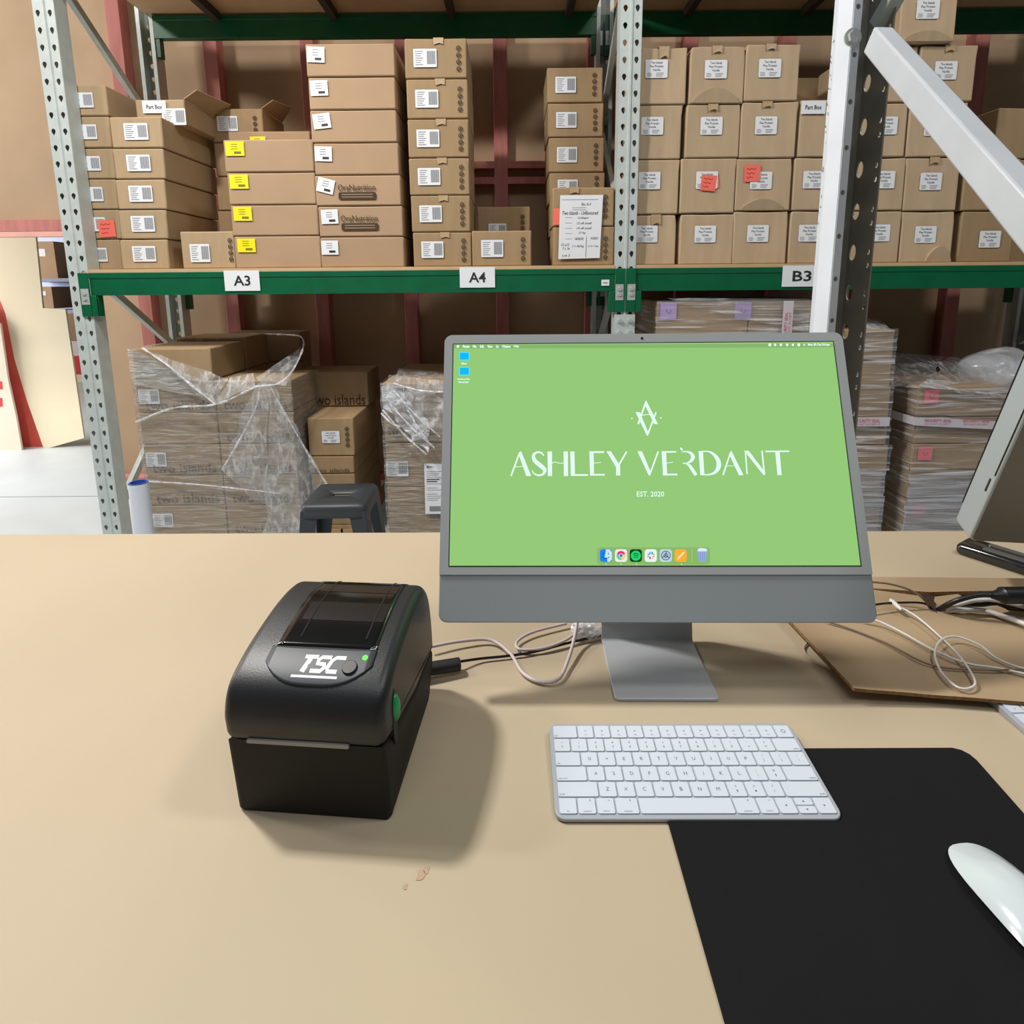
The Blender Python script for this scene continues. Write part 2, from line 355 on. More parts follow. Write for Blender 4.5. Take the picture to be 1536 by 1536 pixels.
# splice plate on the middle upright
m = MB(); m.box(XB-.052, XB+.052, YR-.012, YR-.004, FLOOR, .36)
o = m.build('splice_plate', grayp, fb); o.location = -V((XB, YR, FLOOR))
for zz in (.33, .27):
    for s in (-1, 1):
        m = MB(); m.tube([(XB+s*.026, YR-.012, zz), (XB+s*.026, YR-.026, zz)], .011, 6)
        o = m.build('bolt', zinc, fb); o.location = -V((XB, YR, FLOOR))
def beam(x0, x1, Y, z0, z1, label, conn=True, tags=(), face=-1):
    t = thing('rack_beam', label, 'beam', ((x0+x1)/2, Y, z0)); L = -V(t.location)
    m = MB(); m.box(x0, x1, Y, Y+.045, z0, z1); m.box(x0, x1, Y-.0035, Y, z1-.028, z1)
    o = m.build('beam', green, t, bevel=.004); o.location = L
    if conn:
        for x, s in ((x0, 1), (x1, -1)):
            m = MB(); yy = Y-.004 if face < 0 else Y+.045
            m.box(min(x, x-s*.05), max(x, x-s*.05), yy-.008, yy, z0-.105, z1+.0); m.box(min(x, x+s*.03), max(x, x+s*.03), Y+.004, Y+.04, z0-.105, z0)
            m.box(min(x, x+s*.03), max(x, x+s*.03), yy-.006, yy, z0-.105, z0)
            e = m.build('end_connector', green, t, bevel=.002); e.location = L
            for zz in (z0+.002, z0-.045+.02):
                m = MB(); m.tube([(x-s*.022, yy-.008, zz+.01), (x-s*.022, yy-.017, zz+.01)], .010, 6)
                b = m.build('bolt', zinc, e)
            m = MB(); m.box(x-s*.022-.020, x-s*.022+.020, yy-.0105, yy-.008, z0-.045, z0+.035); m.build('lock_plate', zinc, e)
    for (px, py, w_, h_, s) in tags:
        p = aY(px, py, Y-.005)
        m = MB(); fr = lambda a, b, c: V((p.x+a, Y-.0040-c, p.z+b))
        m.flat([(-w_/2, -h_/2), (w_/2, -h_/2), (w_/2, h_/2), (-w_/2, h_/2)], .0012, 0, fr)
        if s: m.text(s, 0, 0, w_*.48, h_*.5, .0022, 1, fr, bold=.018)
        else:
            m.flat([(-w_*.3, -h_*.1), (w_*.3, -h_*.1), (w_*.3, h_*.05), (-w_*.3, h_*.05)], .0022, 1, fr)
        o = m.build('bay_sign' if s else 'load_sticker', [wht, ink if s else inkg], t, fix=False); o.location = L
    return t
zb0, zb1 = .478, .592
beam(XA+.052, XB-.052, YR, zb0, zb1, 'green rack beam carrying the A3 and A4 signs', tags=((363, 421, .178, .102, 'A3'), (716, 416, .178, .102, 'A4'), (908, 424, .04, .03, '')))
beam(XB+.052, XC-.052, YR, zb0, zb1, 'green rack beam carrying the B3 sign, right of the middle upright', tags=((1203, 414, .20, .106, 'B3'),))
beam(XA+.052, XB-.052, YB+.04, zb0, zb1, 'rear green beam behind the boxes on the A shelf', face=1)
beam(XB+.052, XC-.052, YB+.04, zb0, zb1, 'rear green beam behind the boxes on the B shelf', face=1)
beam(XA+.052, XB-.052, YR, 2.015, 2.135, 'upper front green beam over the A bay, above the picture')
beam(XB+.052, XC-.052, YR, 2.015, 2.135, 'upper front green beam over the B bay, above the picture')
beam(XA+.05, XB-.052, YB, 1.996, 2.122, 'upper rear green beam along the top of the A bay', face=1)
beam(XB+.052, XC-.052, YB, 1.996, 2.122, 'upper rear green beam along the top of the B bay', face=1)
for x0, x1, nm in ((XA-.045, XB-.003, 'A'), (XB+.003, XC+.045, 'B')):
    m = MB(); m.box(x0+.055 if nm == 'A' else x0+.05, x1-.05, YR+.001, YB+.06, zb1, ZT)
    m.box(x0+.015 if nm == 'A' else x0, x0+.10, YR-.012, YR-.006, zb1, ZT-.002) if False else None
    tag(m.build('shelf_board', deckm), 'tan particle board shelf under the boxes of bay %s' % nm, 'shelf')
    t = thing('shelf_deck', 'brown board deck with dark joists over bay %s, seen from below' % nm, 'shelf', (x0+.05, YR, 2.135))
    MB().box(0, x1-x0-.1, .0, YB-YR+.04, 0, .018).build('deck_board', deckm, t)
    n = 4
    for i in range(n):
        xx = (i+.62)*(x1-x0)/n
        MB().box(xx-.02, xx+.02, .05, YB-YR-.002, -.05, 0).build('joist', joist, t)

# ------------------------------------------------------------------ boxes
def front_off(k, amp, a, c): return abs(k[0])*math.sin(a*3.14)*math.sin(c*3.14)+abs(k[8])*a*c+abs(k[9])*(1-a)*c
def carton_mesh(w_, d_, h_, seed, amp=.002, n=5):
    m = MB(); rs = random.Random(seed)
    k = [rs.uniform(-1, 1)*amp for _ in range(16)]
    idx = {}
    def vid(i, j, l):
        if (i, j, l) not in idx:
            a, b, c = i/n, j/n, l/n
            x = a*w_; y = b*d_; z = c*h_
            if j == 0: y += front_off(k, amp, a, c)
            if 0 < j < n and 0 < l < n and i in (0, n): x += k[2+(i > 0)]*2*math.sin(b*3.14)*math.sin(c*3.14)
            if l == n and 0 < i < n: z -= abs(k[4])*math.sin(a*3.14)
            if i in (0, n) and l == n: x += k[5+(i > 0)]; z -= abs(k[7])*.5
            idx[(i, j, l)] = len(m.v); m.v.append((x, y, z))
        return idx[(i, j, l)]
    for a in range(n):
        for b in range(n):
            for f in ([(a, 0, b), (a+1, 0, b), (a+1, 0, b+1), (a, 0, b+1)], [(a, n, b), (a, n, b+1), (a+1, n, b+1), (a+1, n, b)],
                      [(0, a, b), (0, a, b+1), (0, a+1, b+1), (0, a+1, b)], [(n, a, b), (n, a+1, b), (n, a+1, b+1), (n, a, b+1)],
                      [(a, b, 0), (a, b+1, 0), (a+1, b+1, 0), (a+1, b, 0)], [(a, b, n), (a+1, b, n), (a+1, b+1, n), (a, b+1, n)]):
                m.f.append(tuple(vid(*q) for q in f)); m.m.append(0)
    return m
def lab_bar(m, cx, cz, w_, h_, rot=0):          # white label with text left and barcode right
    fr = rotfr(cx, cz, rot)
    m.flat(rrect(-w_/2, -h_/2, w_/2, h_/2, .004, 2), .0045, 0, fr)
    for i in range(7):
        z = h_*(.36-.12*i); l = w_*(.34-.05*((i*7) % 3))
        m.flat([(-w_*.42, z-.0016), (-w_*.42+l, z-.0016), (-w_*.42+l, z+.0016), (-w_*.42, z+.0016)], .0052, 1, fr)
    x = w_*.08
    i = 0
    while x < w_*.42:
        ww = w_*(.012+.012*((i*5) % 3)); m.flat([(x, -h_*.34), (x+ww, -h_*.34), (x+ww, h_*.38), (x, h_*.38)], .0052, 1, fr); x += ww+w_*.010; i += 1
def rotfr(cx, cz, rot):
    ca, sa = math.cos(rot), math.sin(rot)
    return lambda a, b, c: V((cx+a*ca-b*sa, -c, cz+a*sa+b*ca))
def lab_small(m, cx, cz, w_, h_, rot=0):        # label with a small dark block low on it
    fr = rotfr(cx, cz, rot); m.flat([(-w_/2, -h_/2), (w_/2, -h_/2), (w_/2, h_/2), (-w_/2, h_/2)], .0045, 0, fr)
    for i in range(3):
        z = h_*(.30-.16*i); m.flat([(-w_*.2, z-.0012), (w_*.15, z-.0012), (w_*.15, z+.0012), (-w_*.2, z+.0012)], .0052, 1, fr)
    m.flat([(-w_*.05, -h_*.36), (w_*.32, -h_*.36), (w_*.32, -h_*.2), (-w_*.05, -h_*.2)], .0052, 2, fr)
def lab_text(m, cx, cz, w_, h_, rot=0):
    fr = rotfr(cx, cz, rot); m.flat(rrect(-w_/2, -h_/2, w_/2, h_/2, .006, 2), .0045, 0, fr)
    m.text('Two Islands', 0, h_*.34, w_*.52, h_*.13, .0052, 2, fr)
    m.text('Pea Protein', 0, h_*.14, w_*.60, h_*.13, .0052, 2, fr)
    m.text('Vanilla', 0, -h_*.06, w_*.34, h_*.12, .0052, 2, fr)
    for q in range(3):
        for x0, l in ((-.42, .2+.03*(q % 2)), (-.02, .36-.04*q)):
            z = -h_*(.24+.08*q); m.flat([(w_*x0, z-.001), (w_*(x0+l), z-.001), (w_*(x0+l), z+.001), (w_*x0, z+.001)], .0052, 1, fr)
def marks(m, cx, cz, r, step):
    for i in range(4):
        z = cz+(1.5-i)*step; n = 14
        a = circ(cx, z, r, n); b = circ(cx, z, r*.6, n)
        vs = [FF(x, y, .0045) for x, y in a]+[FF(x, y, .0045) for x, y in b]
        m.add(vs, [(j, (j+1) % n, n+(j+1) % n, n+j) for j in range(n)], 0)
        m.flat([(cx-r*.3, z-r*.35), (cx+r*.3, z-r*.35), (cx+r*.3, z+r*.1), (cx, z+r*.45), (cx-r*.3, z+r*.1)], .0045, 0)
def note(m, cx, cz, s, rot=0, c=.006):
    fr = rotfr(cx, cz, rot); m.flat([(-s/2, -s/2), (s/2, -s/2), (s/2, s/2), (-s/2, s/2)], c, 0, fr)
    for i in range(3):
        m.ribbon([(-s*.35+s*.1*q, s*(.25-.25*i)+s*.05*math.sin(q*2.4+i)) for q in range(7-i)], c+.001, 1, fr, w=s*.03, n=2)
noteink = mat('note_ink', srgb(150, 50, 44), .7)
_seed = [0]
ORD = ['topmost', 'second from top', 'third from top', 'fourth from top', 'fifth from top', 'sixth from top', 'seventh from top', 'eighth from top']
def carton(x0, x1, z0, z1, Y, dep, label, group, m_=None, parts=(), rz=0, amp=.002, strip=None, name='cardboard_box'):
    _seed[0] += 1; w_ = x1-x0; h_ = z1-z0-.003
    t = thing(name, label, 'box', (x0, Y, z0), rz, group)
    m = carton_mesh(w_, dep, h_, _seed[0]*13, amp)
    m.build('carton', m_ or card, t, bevel=.006, seg=2)
    rq = random.Random(_seed[0]*13); kk = [rq.uniform(-1, 1)*amp for _ in range(16)]
    for p in parts:
        k = p[0]; kq = k
        m = MB()
        if k == 'bar': lab_bar(m, w_*p[1], h_*p[2], p[3], p[4], p[5] if len(p) > 5 else 0); m.build('barcode_label', [wht, inkl, ink], t, fix=False)
        if k == 'yel': lab_small(m, w_*p[1], h_*p[2], p[3], p[4]); m.build('yellow_label', [yel, yelt, yelt], t, fix=False)
        if k == 'sml': lab_small(m, w_*p[1], h_*p[2], p[3], p[4], p[5]); m.build('small_label', [wht, inkg, ink], t, fix=False)
        if k == 'txt': lab_text(m, w_*p[1], h_*p[2], p[3], p[4], p[5] if len(p) > 5 else 0); m.build('product_label', [wht, inkg, ink], t, fix=False)
        if k == 'mrk': marks(m, w_*p[1], h_*p[2], .0115, .031); m.build('handling_marks', inkb, t, fix=False)
        if k == 'note': note(m, w_*p[1], h_*p[2], p[3], p[4]); m.build('sticky_note', [coral, noteink], t, fix=False)
        if k == 'note2':
            note(m, w_*p[1], h_*p[2], p[3], p[4]); note(m, w_*p[1]+.012, h_*p[2]+.01, p[3], p[4]+.25, .004); m.build('sticky_note', [coral, noteink], t, fix=False)
        if k == 'tag': 
            fr = rotfr(w_*p[1], h_*p[2], 0); s = p[3]; m.flat([(-s/2, -s/2), (s/2, -s/2), (s/2, s/2), (-s/2, s/2)], .0075, 0, fr)
            m.ribbon([(-s*.15, s*.12), (-s*.05, -s*.12), (s*.12, -s*.1), (s*.14, s*.05)], .0085, 1, fr, w=s*.05, n=3)
            m.build('coloured_tag', [p[4], inkg], t, fix=False)
        if k == 'ora':
            m.text('OraNutrition', w_*.485, h_*.60, w_*.44, h_*.20, .0045, 0, bold=.01); m.build('printed_name', inkf, t, fix=False)
            m = MB(); m.flat(rrect(w_*.27, h_*.2, w_*.71, h_*.44, .008), .0045, 0)
            for q in (.365, .28): m.flat([(w_*.31, h_*(q-.012)), (w_*.67, h_*(q-.012)), (w_*.67, h_*(q+.012)), (w_*.31, h_*(q+.012))], .0052, 1)
            m.build('printed_panel', [inkb, card_p], t, fix=False)
        if k == 'two':
            m.text('two islands', w_*p[1], h_*p[2], w_*p[3], h_*p[4], .0045, 0, bold=.0); m.build('printed_name', inkb, t, fix=False)
        if k == 'tape':
            a, b2, l = w_*p[1], .05, h_*p[2]
            m.add([V((a-b2/2, .25, h_+.001)), V((a+b2/2, .25, h_+.001)), V((a+b2/2, -.0025, h_+.001)), V((a-b2/2, -.0025, h_+.001)),
                   V((a+b2/2*.9, -.0045, h_-l)), V((a+b2*.1, -.0045, h_-l*.8)), V((a-b2/2*.9, -.0045, h_-l*1.05))], [(0, 1, 2, 3), (3, 2, 4, 5, 6)])
            m.build('packing_tape', tape_m, t, fix=False)
        if k == 'vtape':
            a = w_*p[1]; m.flat([(a-.022, .004), (a+.022, .004), (a+.022, h_-.004), (a-.022, h_-.004)], .0028, 0); m.build('packing_tape', tape_m, t, fix=False)
        if k == 'crush':
            a0, b0, hh_ = w_*p[1], w_*p[2], h_*p[3]; nn_ = 12
            ar = [(a0+(b0-a0)*i/nn_, hh_*math.sin(math.pi*i/nn_)**.7 if 0 < i < nn_ else 0) for i in range(nn_+1)]
            m.add([V((x, -.004-.012*(z/hh_), z+.004)) for x, z in ar]+[V((x, -.003, .003)) for x, z in ar]+[V((x, .004, z+.006)) for x, z in ar], [(i, i+1, nn_+2+i, nn_+1+i) for i in range(nn_)]+[(i, i+1, 2*nn_+3+i, 2*nn_+2+i) for i in range(nn_)])
            m.build('crushed_flap', m_ or card, t, fix=False)
        if k == 'part':
            fr = rotfr(w_*p[1], h_*p[2], 0); m.flat([(-.06, -.03), (.06, -.03), (.06, .03), (-.06, .03)], .006, 0, fr)
            m.text('Part Box', 0, 0, .08, .02, .007, 1, fr, bold=.01); m.build('part_box_sign', [wht, ink], t, fix=False)
        if k == 'flapo':
            a = V((w_, 0, h_)); m.add([a, a+V((0, dep*.9, 0)), a+V((.10, dep*.6, .06)), a+V((.06, .02, .05))], [(0, 1, 2, 3)])
            m.build('open_flap', m_ or card, t, solid=.004, fix=False)
        if k not in ('flapo', 'tape', 'ora', 'two', 'crush'):
            for o in [o for o in D.objects if o.parent == t]:
                if o.get('_p') is None and o.name.split('.')[0] != 'carton': o.location.y = front_off(kk, amp, p[1], p[2] if len(p) > 2 else .5)-.001
        for o in [o for o in D.objects if o.parent == t]: o['_p'] = 1
    for o in [o for o in D.objects if o.parent == t]:
        if '_p' in o: del o['_p']
    return t
def column(desc, group, Y, dep, ys, xs, partf, m_=None, zbase=ZT, amp=.002, names=None):
    """ys: boundaries top..bottom (pixels), xs: per box (x0, x1) at the front face"""
    n = len(xs); zb = zbase; out = []
    zs = []
    for i in range(n+1):
        xm = sum(xs[min(i, n-1)])/2
        zs.append(aY(xm, ys[i], Y).z)
    sc_ = (zs[0]-zbase)/(zs[0]-zs[-1]); zs = [zbase+(z-zs[-1])*sc_ for z in zs]
    for i in range(n-1, -1, -1):
        ym = (ys[i]+ys[i+1])/2
        x0 = aY(xs[i][0], ym, Y).x; x1 = aY(xs[i][1], ym, Y).x
        lab = 'cardboard box, %s in %s' % (ORD[i], desc) if n > 1 else desc
        extra = names.get(i) if names else None
        if extra: lab = 'cardboard box %s in %s' % (extra, desc)
        out.append(carton(x0, x1, zs[i+1], zs[i], Y, dep, lab, group, m_, partf(i), amp=amp))
    return out
LB = (.135, .088)
col = column('the leftmost stack on shelf A3', 'boxes with barcode labels on the A3 shelf', 3.042, .5,
    [126, 173, 220, 266, 311, 355, 401], [(86, 160), (92, 165), (97, 171), (101, 175), (104, 180), (108, 181)],
    lambda i: [('bar', .5, .5, .115, .07)]+([('note', .74, .35, .085, .04)] if i == 4 else []), names={4: 'with a coral sticky note'})
column('the second stack from left, shelf A3', 'boxes with barcode labels on the A3 shelf', 3.0, .52,
    [174, 221, 267, 312, 356, 401], [(166, 243), (171, 246), (175, 248), (179, 250), (181, 252)], lambda i: [('bar', .5, .52, .118, .078)])
column('open box with a Part Box sign on the second stack, shelf A3', None, 3.12, .5, [148, 186], [(204, 277)],
    lambda i: [('part', .40, .68), ('bar', .78, .28, .12, .08), ('flapo',)], zbase=aY(240, 186, 3.12).z)
column('low carton with handling marks between the barcode stacks and yellow-labelled stack', None, 2.99, .45, [346, 401], [(272, 352)],
    lambda i: [('bar', .35, .42, .10, .09), ('mrk', .93, .5)])
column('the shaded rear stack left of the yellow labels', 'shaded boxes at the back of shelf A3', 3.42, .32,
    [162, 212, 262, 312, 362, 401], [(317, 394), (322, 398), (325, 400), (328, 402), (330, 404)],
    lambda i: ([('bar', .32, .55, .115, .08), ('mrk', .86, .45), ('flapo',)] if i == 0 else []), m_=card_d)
column('the rear pile behind the yellow-labelled stack', 'rear boxes with yellow labels', 3.30, .3,
    [196, 262, 330, 401], [(345, 466), (350, 470), (354, 474)], lambda i: ([('yel', .36, .75, .085, .06)] if i == 0 else []), m_=card_p)
column('the yellow-labelled stack above the A3 sign', 'boxes with yellow labels', 2.985, .29,
    [208, 257, 305, 351, 399], [(336, 470), (342, 473), (347, 477), (352, 481)], lambda i: [('yel', .13+.005*i, .72, .092, .068)], m_=card_p)
column('the tall stack with small tilted labels', 'tall stack of boxes with small white labels', 2.985, .42,
    [64, 114, 163, 212, 260, 306, 352, 398], [(459, 592), (463, 593), (466, 595), (471, 598), (473, 601), (478, 604), (481, 606)],
    lambda i: [('sml', .115+.01*(i % 3), .66, .085, .070, [-.04, .02, .1, -.03, -.25, .03, .0][i])]+([('ora',)] if i in (4, 5) else []), m_=card_p,
    names={4: 'with upper of two OraNutrition prints', 5: 'with lower of two OraNutrition prints'})
column('the tall stack left above the A4 sign', 'boxes with barcode label and round marks', 2.985, .42,
    [56, 117, 177, 235, 291, 346, 398], [(607, 700), (610, 702), (612, 703), (614, 704), (617, 705), (620, 707)],
    lambda i: [('bar', .33, .5, .112, .082), ('mrk', .87, .48), ('tape', .55, .16)], m_=card_d)
column('single low box with barcode label and round marks directly above the A4 sign', None, 2.985, .28, [345, 397], [(708, 797)],
    lambda i: [('bar', .34, .5, .112, .085), ('mrk', .86, .48)], m_=card_d)
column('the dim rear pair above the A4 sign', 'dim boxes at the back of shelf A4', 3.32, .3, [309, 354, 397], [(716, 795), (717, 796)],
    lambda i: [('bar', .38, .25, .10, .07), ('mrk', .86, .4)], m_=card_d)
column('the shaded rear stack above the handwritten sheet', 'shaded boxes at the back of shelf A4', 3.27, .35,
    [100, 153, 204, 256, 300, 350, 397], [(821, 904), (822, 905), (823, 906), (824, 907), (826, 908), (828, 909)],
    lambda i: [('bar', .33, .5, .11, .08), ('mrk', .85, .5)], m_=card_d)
hw = column('the pair under the handwritten sheet', 'pair of boxes under the handwritten sheet', 2.985, .26,
    [280, 338, 396], [(829, 921), (830, 921)], lambda i: [('mrk', .86, .5), ('tape', .35, .16)] if i == 0 else [('mrk', .86, .45)], m_=card_d)
# handwritten sheet taped over the pair
p = aY(870, 341, 2.978); m = MB(); fr = lambda a, b, c: V((p.x+a, p.y-c, p.z+b))
W_, H_ = .218, .312
m.flat([(-W_/2, -H_/2), (W_/2-.008, -H_/2+.004), (W_/2+.004, H_/2), (-W_/2+.008, H_/2)], .004, 0, fr)
rs = random.Random(3)
m.flat([(-.095, .133), (.09, .133), (.09, .1345), (-.095, .1345)], .005, 2, fr)
def hand(s, x, z, wd, ht): m.text(s, x, z, wd, ht, .005, 1, fr, shear=.25)
hand('No. A-V', .03, .112, .05, .014); hand('Two Islands - Unflavoured', .0, .070, .18, .018); hand('Collagen', .015, .045, .055, .012)
hand('12 x8 small', .02, .020, .075, .011); hand('14 x8 small', .02, -.004, .075, .011); hand('27 kg', .01, -.028, .035, .012)
hand('A0520', -.005, -.056, .045, .012); hand('A2021', .072, -.054, .04, .011); hand('12 x12', -.075, -.085, .04, .012); hand('7 x 16', -.07, -.104, .035, .012)
hand('} = 907kg', -.01, -.094, .06, .014); hand('2 x 8 = 16kg', .066, -.094, .056, .010); hand('Lot 2', -.07, -.138, .04, .010)
m.ribbon([(.033, -.045), (.030, -.148)], .005, 1, fr, w=.0018, n=1)
for i in range(5): z = .047-.026*i; m.flat([(-.075, z), (-.04, z), (-.04, z+.0012), (-.075, z+.0012)], .005, 2, fr)
for i in range(2): m.flat([(-.04, .094-.01*i), (.03, .094-.01*i), (.03, .0955-.01*i), (-.04, .0955-.01*i)], .005, 2, fr)
tag(m.build('handwritten_sheet', [wht, ink, inkg], fix=False), 'white handwritten stock sheet taped to the pair of boxes by the middle upright', 'paper')
p = aY(835, 325, 2.979); m = MB(); fr = lambda a, b, c: V((p.x+a, p.y-c, p.z+b)); m.flat([(-.018, -.04), (.02, -.04), (.02, .04), (-.014, .04)], .0015, 0, fr)
tag(m.build('sticky_note', coral, fix=False), 'coral note sticking out left of the handwritten sheet', 'note')
# bay B
def bp(lx=.48, lz=.6, extra=()): return [('txt', lx, lz, .108, .083)]+list(extra)
GB = 'pale product boxes with white text labels on shelf B'
column('the B stack touching the middle upright', GB, 2.99, .4, [69, 156, 238, 320, 396], [(960, 1030), (957, 1022), (955, 1018), (952, 1014)],
    lambda i: bp([.35, .33, .30, .29][i], .62, [('tape', .5, .2)] if i in (0, 3) else []), m_=card_r, amp=.007)
column('the second B stack from the middle upright', GB, 2.985, .4, [68, 155, 236, 319, 396], [(1035, 1117), (1029, 1110), (1021, 1103), (1020, 1100)],
    lambda i: bp(.47, .6, ([('tape', .48, .12)] if i < 2 else [])+([('crush', .05, .92, .24)] if i == 0 else []))+([('note2', .50, .55, .075, -.1)] if i == 2 else []), m_=card_r, amp=.007, names={2: 'with two coral sticky notes'})
column('the third B stack from the middle upright', GB, 2.985, .4, [65, 151, 236, 315, 395], [(1118, 1199), (1111, 1195), (1104, 1187), (1100, 1181)],
    lambda i: bp(.45, .58, [('tape', .45, .1)] if i in (0, 1) else ([('crush', .1, .9, .2)] if i == 2 else []))+([('note', .28, .72, .08, .04)] if i == 2 else []), m_=card_r, amp=.006, names={2: 'with one coral sticky note'})
column('the B stack cut by the white post', GB, 2.99, .4, [148, 235, 315, 395], [(1199, 1282), (1190, 1273), (1184, 1266)],
    lambda i: [('part', .22, .86)] if i == 0 else bp(.36, .58), m_=card_r, amp=.006, names={0: 'with a Part Box sign'})
column('the B stack right of the perforated post', GB, 2.985, .4, [67, 153, 235, 315, 394], [(1290, 1374), (1278, 1360), (1273, 1357), (1268, 1350)],
    lambda i: bp(.62, .58), m_=card_r, amp=.007)
column('the B stack crossed by the diagonal brace', GB, 2.985, .4, [66, 152, 235, 316, 394], [(1379, 1463), (1363, 1448), (1358, 1438), (1352, 1430)],
    lambda i: bp(.47, .55, [('tape', .5, .12)] if i in (0, 1, 2) else [('crush', .5, 1, .3)]), m_=card_r, amp=.007)
zt = aY(1418, 66, 2.985).z
column('product box standing alone atop the right-hand stacks of shelf B', None, 2.965, .22, [-28, 66], [(1352, 1436)], lambda i: bp(.47, .55, [('crush', .05, .95, .16)]), m_=card_r, zbase=zt+.002, amp=.007)
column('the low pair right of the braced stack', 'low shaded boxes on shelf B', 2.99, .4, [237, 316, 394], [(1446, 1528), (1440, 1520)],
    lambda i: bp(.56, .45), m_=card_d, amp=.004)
column('the rightmost brown stack on shelf B', 'brown boxes at the right edge of shelf B', 3.1, .5, [160, 238, 316, 394], [(1495, 1600), (1497, 1600), (1500, 1600)],
    lambda i: [], m_=card_d, amp=.004)
column('the back row behind the Part Box carton', 'rear boxes of shelf B', 3.45, .28, [115, 205, 300, 394], [(1190, 1280), (1190, 1280), (1190, 1280)], lambda i: [], m_=card_d)

# ------------------------------------------------------------------ wrapped pallets under the beam
PZ = FLOOR+.12
wood = mat('pallet_timber', srgb(170, 140, 100), .8, n_scale=6, n_amt=.15)
def pallet(x0, x1, y0, y1, label):
    t = thing('wooden_pallet', label, 'pallet', (x0, y0, FLOOR), 0, 'pallets on the floor'); wx, wy = x1-x0, y1-y0
    for i in range(5):
        MB().box(0, wx, wy*i/5+.01, wy*(i+1)/5-.01, .10, .12).build('deck_plank', wood, t)
    for i in range(3):
        xx = (wx-.09)*i/2; MB().box(xx, xx+.09, 0, wy, .0, .10).build('bearer', wood, t)
f_tight = film('stretch_film_tight', .5, .2, .42, .72, 9, (.8, 1, 6), tint=(.56, .55, .52))
f_mid = film('stretch_film_layered', .7, .3, .4, .68, 11, (1, 1, 6), tint=(.6, .59, .56))
f_loose = film('stretch_film_loose', .5, .14, .45, .75, 16, (2.2, 1, 1), rot=(0, .6, 0))
f_bag = film('stretch_film_bunched', .75, .2, .4, .7, 18, (1, 1, 1.5), tint=(.9, .93, 1))
f_str = film('stretch_film_bright', .8, .1, .52, .74, 5, (.5, .5, 11), tint=(.95, .96, 1))
def wrinkle(P, seed, amp, fx, fz):
    return V((noise.noise(V((P.x*fx, P.z*fz, seed)))*amp, noise.noise(V((P.x*fx+5, P.z*fz, seed+3.3)))*amp*1.3, 0))
def film_grid(m, A, B, Cc, Dd, nu, nv, seed, amp, sag=0, fx=6, fz=18, mi=0):
    """A-B bottom edge, D-C top edge"""
    vs = []
    for j in range(nv+1):
        for i in range(nu+1):
            u, v = i/nu, j/nv
            p = (A*(1-u)+B*u)*(1-v)+(Dd*(1-u)+Cc*u)*v
            q = p+wrinkle(p, seed, amp, fx, fz)
            q.z -= sag*math.sin(u*3.14)*math.sin(v*3.14); q.y -= sag*.6*math.sin(u*3.14)
            vs.append(q)
    m.add(vs, [(j*(nu+1)+i, j*(nu+1)+i+1, (j+1)*(nu+1)+i+1, (j+1)*(nu+1)+i) for j in range(nv) for i in range(nu)], mi)
def wrap_shell(name, label, x0, x1, y0, y1, z0, z1, mt, seed, off=.010):
    m = MB(); a = off; x0 -= a; x1 += a; y0 -= a; y1 += a
    P = lambda x, y, z: V((x, y, z))
    n = 26; k = 34
    film_grid(m, P(x0, y0, z0), P(x1, y0, z0), P(x1, y0, z1), P(x0, y0, z1), n, k, seed, .009)
    film_grid(m, P(x1, y0, z0), P(x1, y1, z0), P(x1, y1, z1), P(x1, y0, z1), n, k, seed+1, .006)
    film_grid(m, P(x0, y1, z0), P(x0, y0, z0), P(x0, y0, z1), P(x0, y1, z1), n, k, seed+2, .006)
    t = thing(name, label, 'plastic wrap', ((x0+x1)/2, y0, z0))
    o = m.build('wrap', mt, t, smooth=60, fix=False); o.location = -V(t.location); return t
def film_part(t, quads, mt, name='loose_film', amp=.02, seed=1, sag=.0, n=14, fx=9, fz=9):
    m = MB()
    for q in quads: film_grid(m, *[V(a) for a in q], n, n, seed, amp, sag, fx, fz); seed += 1.7
    o = m.build(name, mt, t, smooth=70, fix=False, solid=0); o.location = -V(t.location); return o
# pallet 1 --------------------------------------------------------------
Y1 = 3.0
xa = aY(212, 650, Y1).x; xm = aY(328, 650, Y1).x; xb = aY(441, 650, Y1).x
RH = (aY(210, 522, Y1).z-PZ)/6
for r in range(6):
    for c, (u0, u1) in enumerate(((xa, xm-.004), (xm+.002, xb))):
        if r == 5 and c == 1: continue
        parts = [('two', .52, .24, .84, .30)] if r in (1, 2, 4) or c == 1 else []
        if c == 0 and r in (0, 2, 4): parts = parts+[('bar', .16, .52, .11, .08)]
        carton(u0, u1, PZ+r*RH, PZ+(r+1)*RH, Y1, .38, 'wrapped carton, %s side, %s on the large left pallet' % (['left', 'right'][c], ORD[5-r]), 'cartons wrapped on the left pallet', card_d, parts)
for r in range(6):
    for c, (u0, u1) in enumerate(((xa, xm-.004), (xm+.002, xb))):
        if r < 4: continue
        yr_ = Y1+.40 if c == 0 else 3.76
        if c == 1: u0, u1 = aY(345, 540, 3.76).x, aY(452, 540, 3.76).x
        carton(u0, u1, PZ+r*RH, PZ+(r+1)*RH+(.02 if r == 5 else 0), yr_, .32 if c == 0 else .2, 'rear carton of the left pallet, %s column, %s' % (['left', 'right'][c], 'upper' if r == 5 else 'lower'), 'rear cartons on the left pallet', card_d, [('vtape', .35)])
pallet(xa, xb, Y1, Y1+.8, 'timber pallet under the large wrapped load at left')
wz = PZ+5*RH
w1 = wrap_shell('stretch_wrap', 'clear stretch film torn open around the large left pallet load', xa, xb, Y1, Y1+.38, PZ, wz, f_tight, 2.0)
q = lambda x, y, Y: aY(x, y, Y)
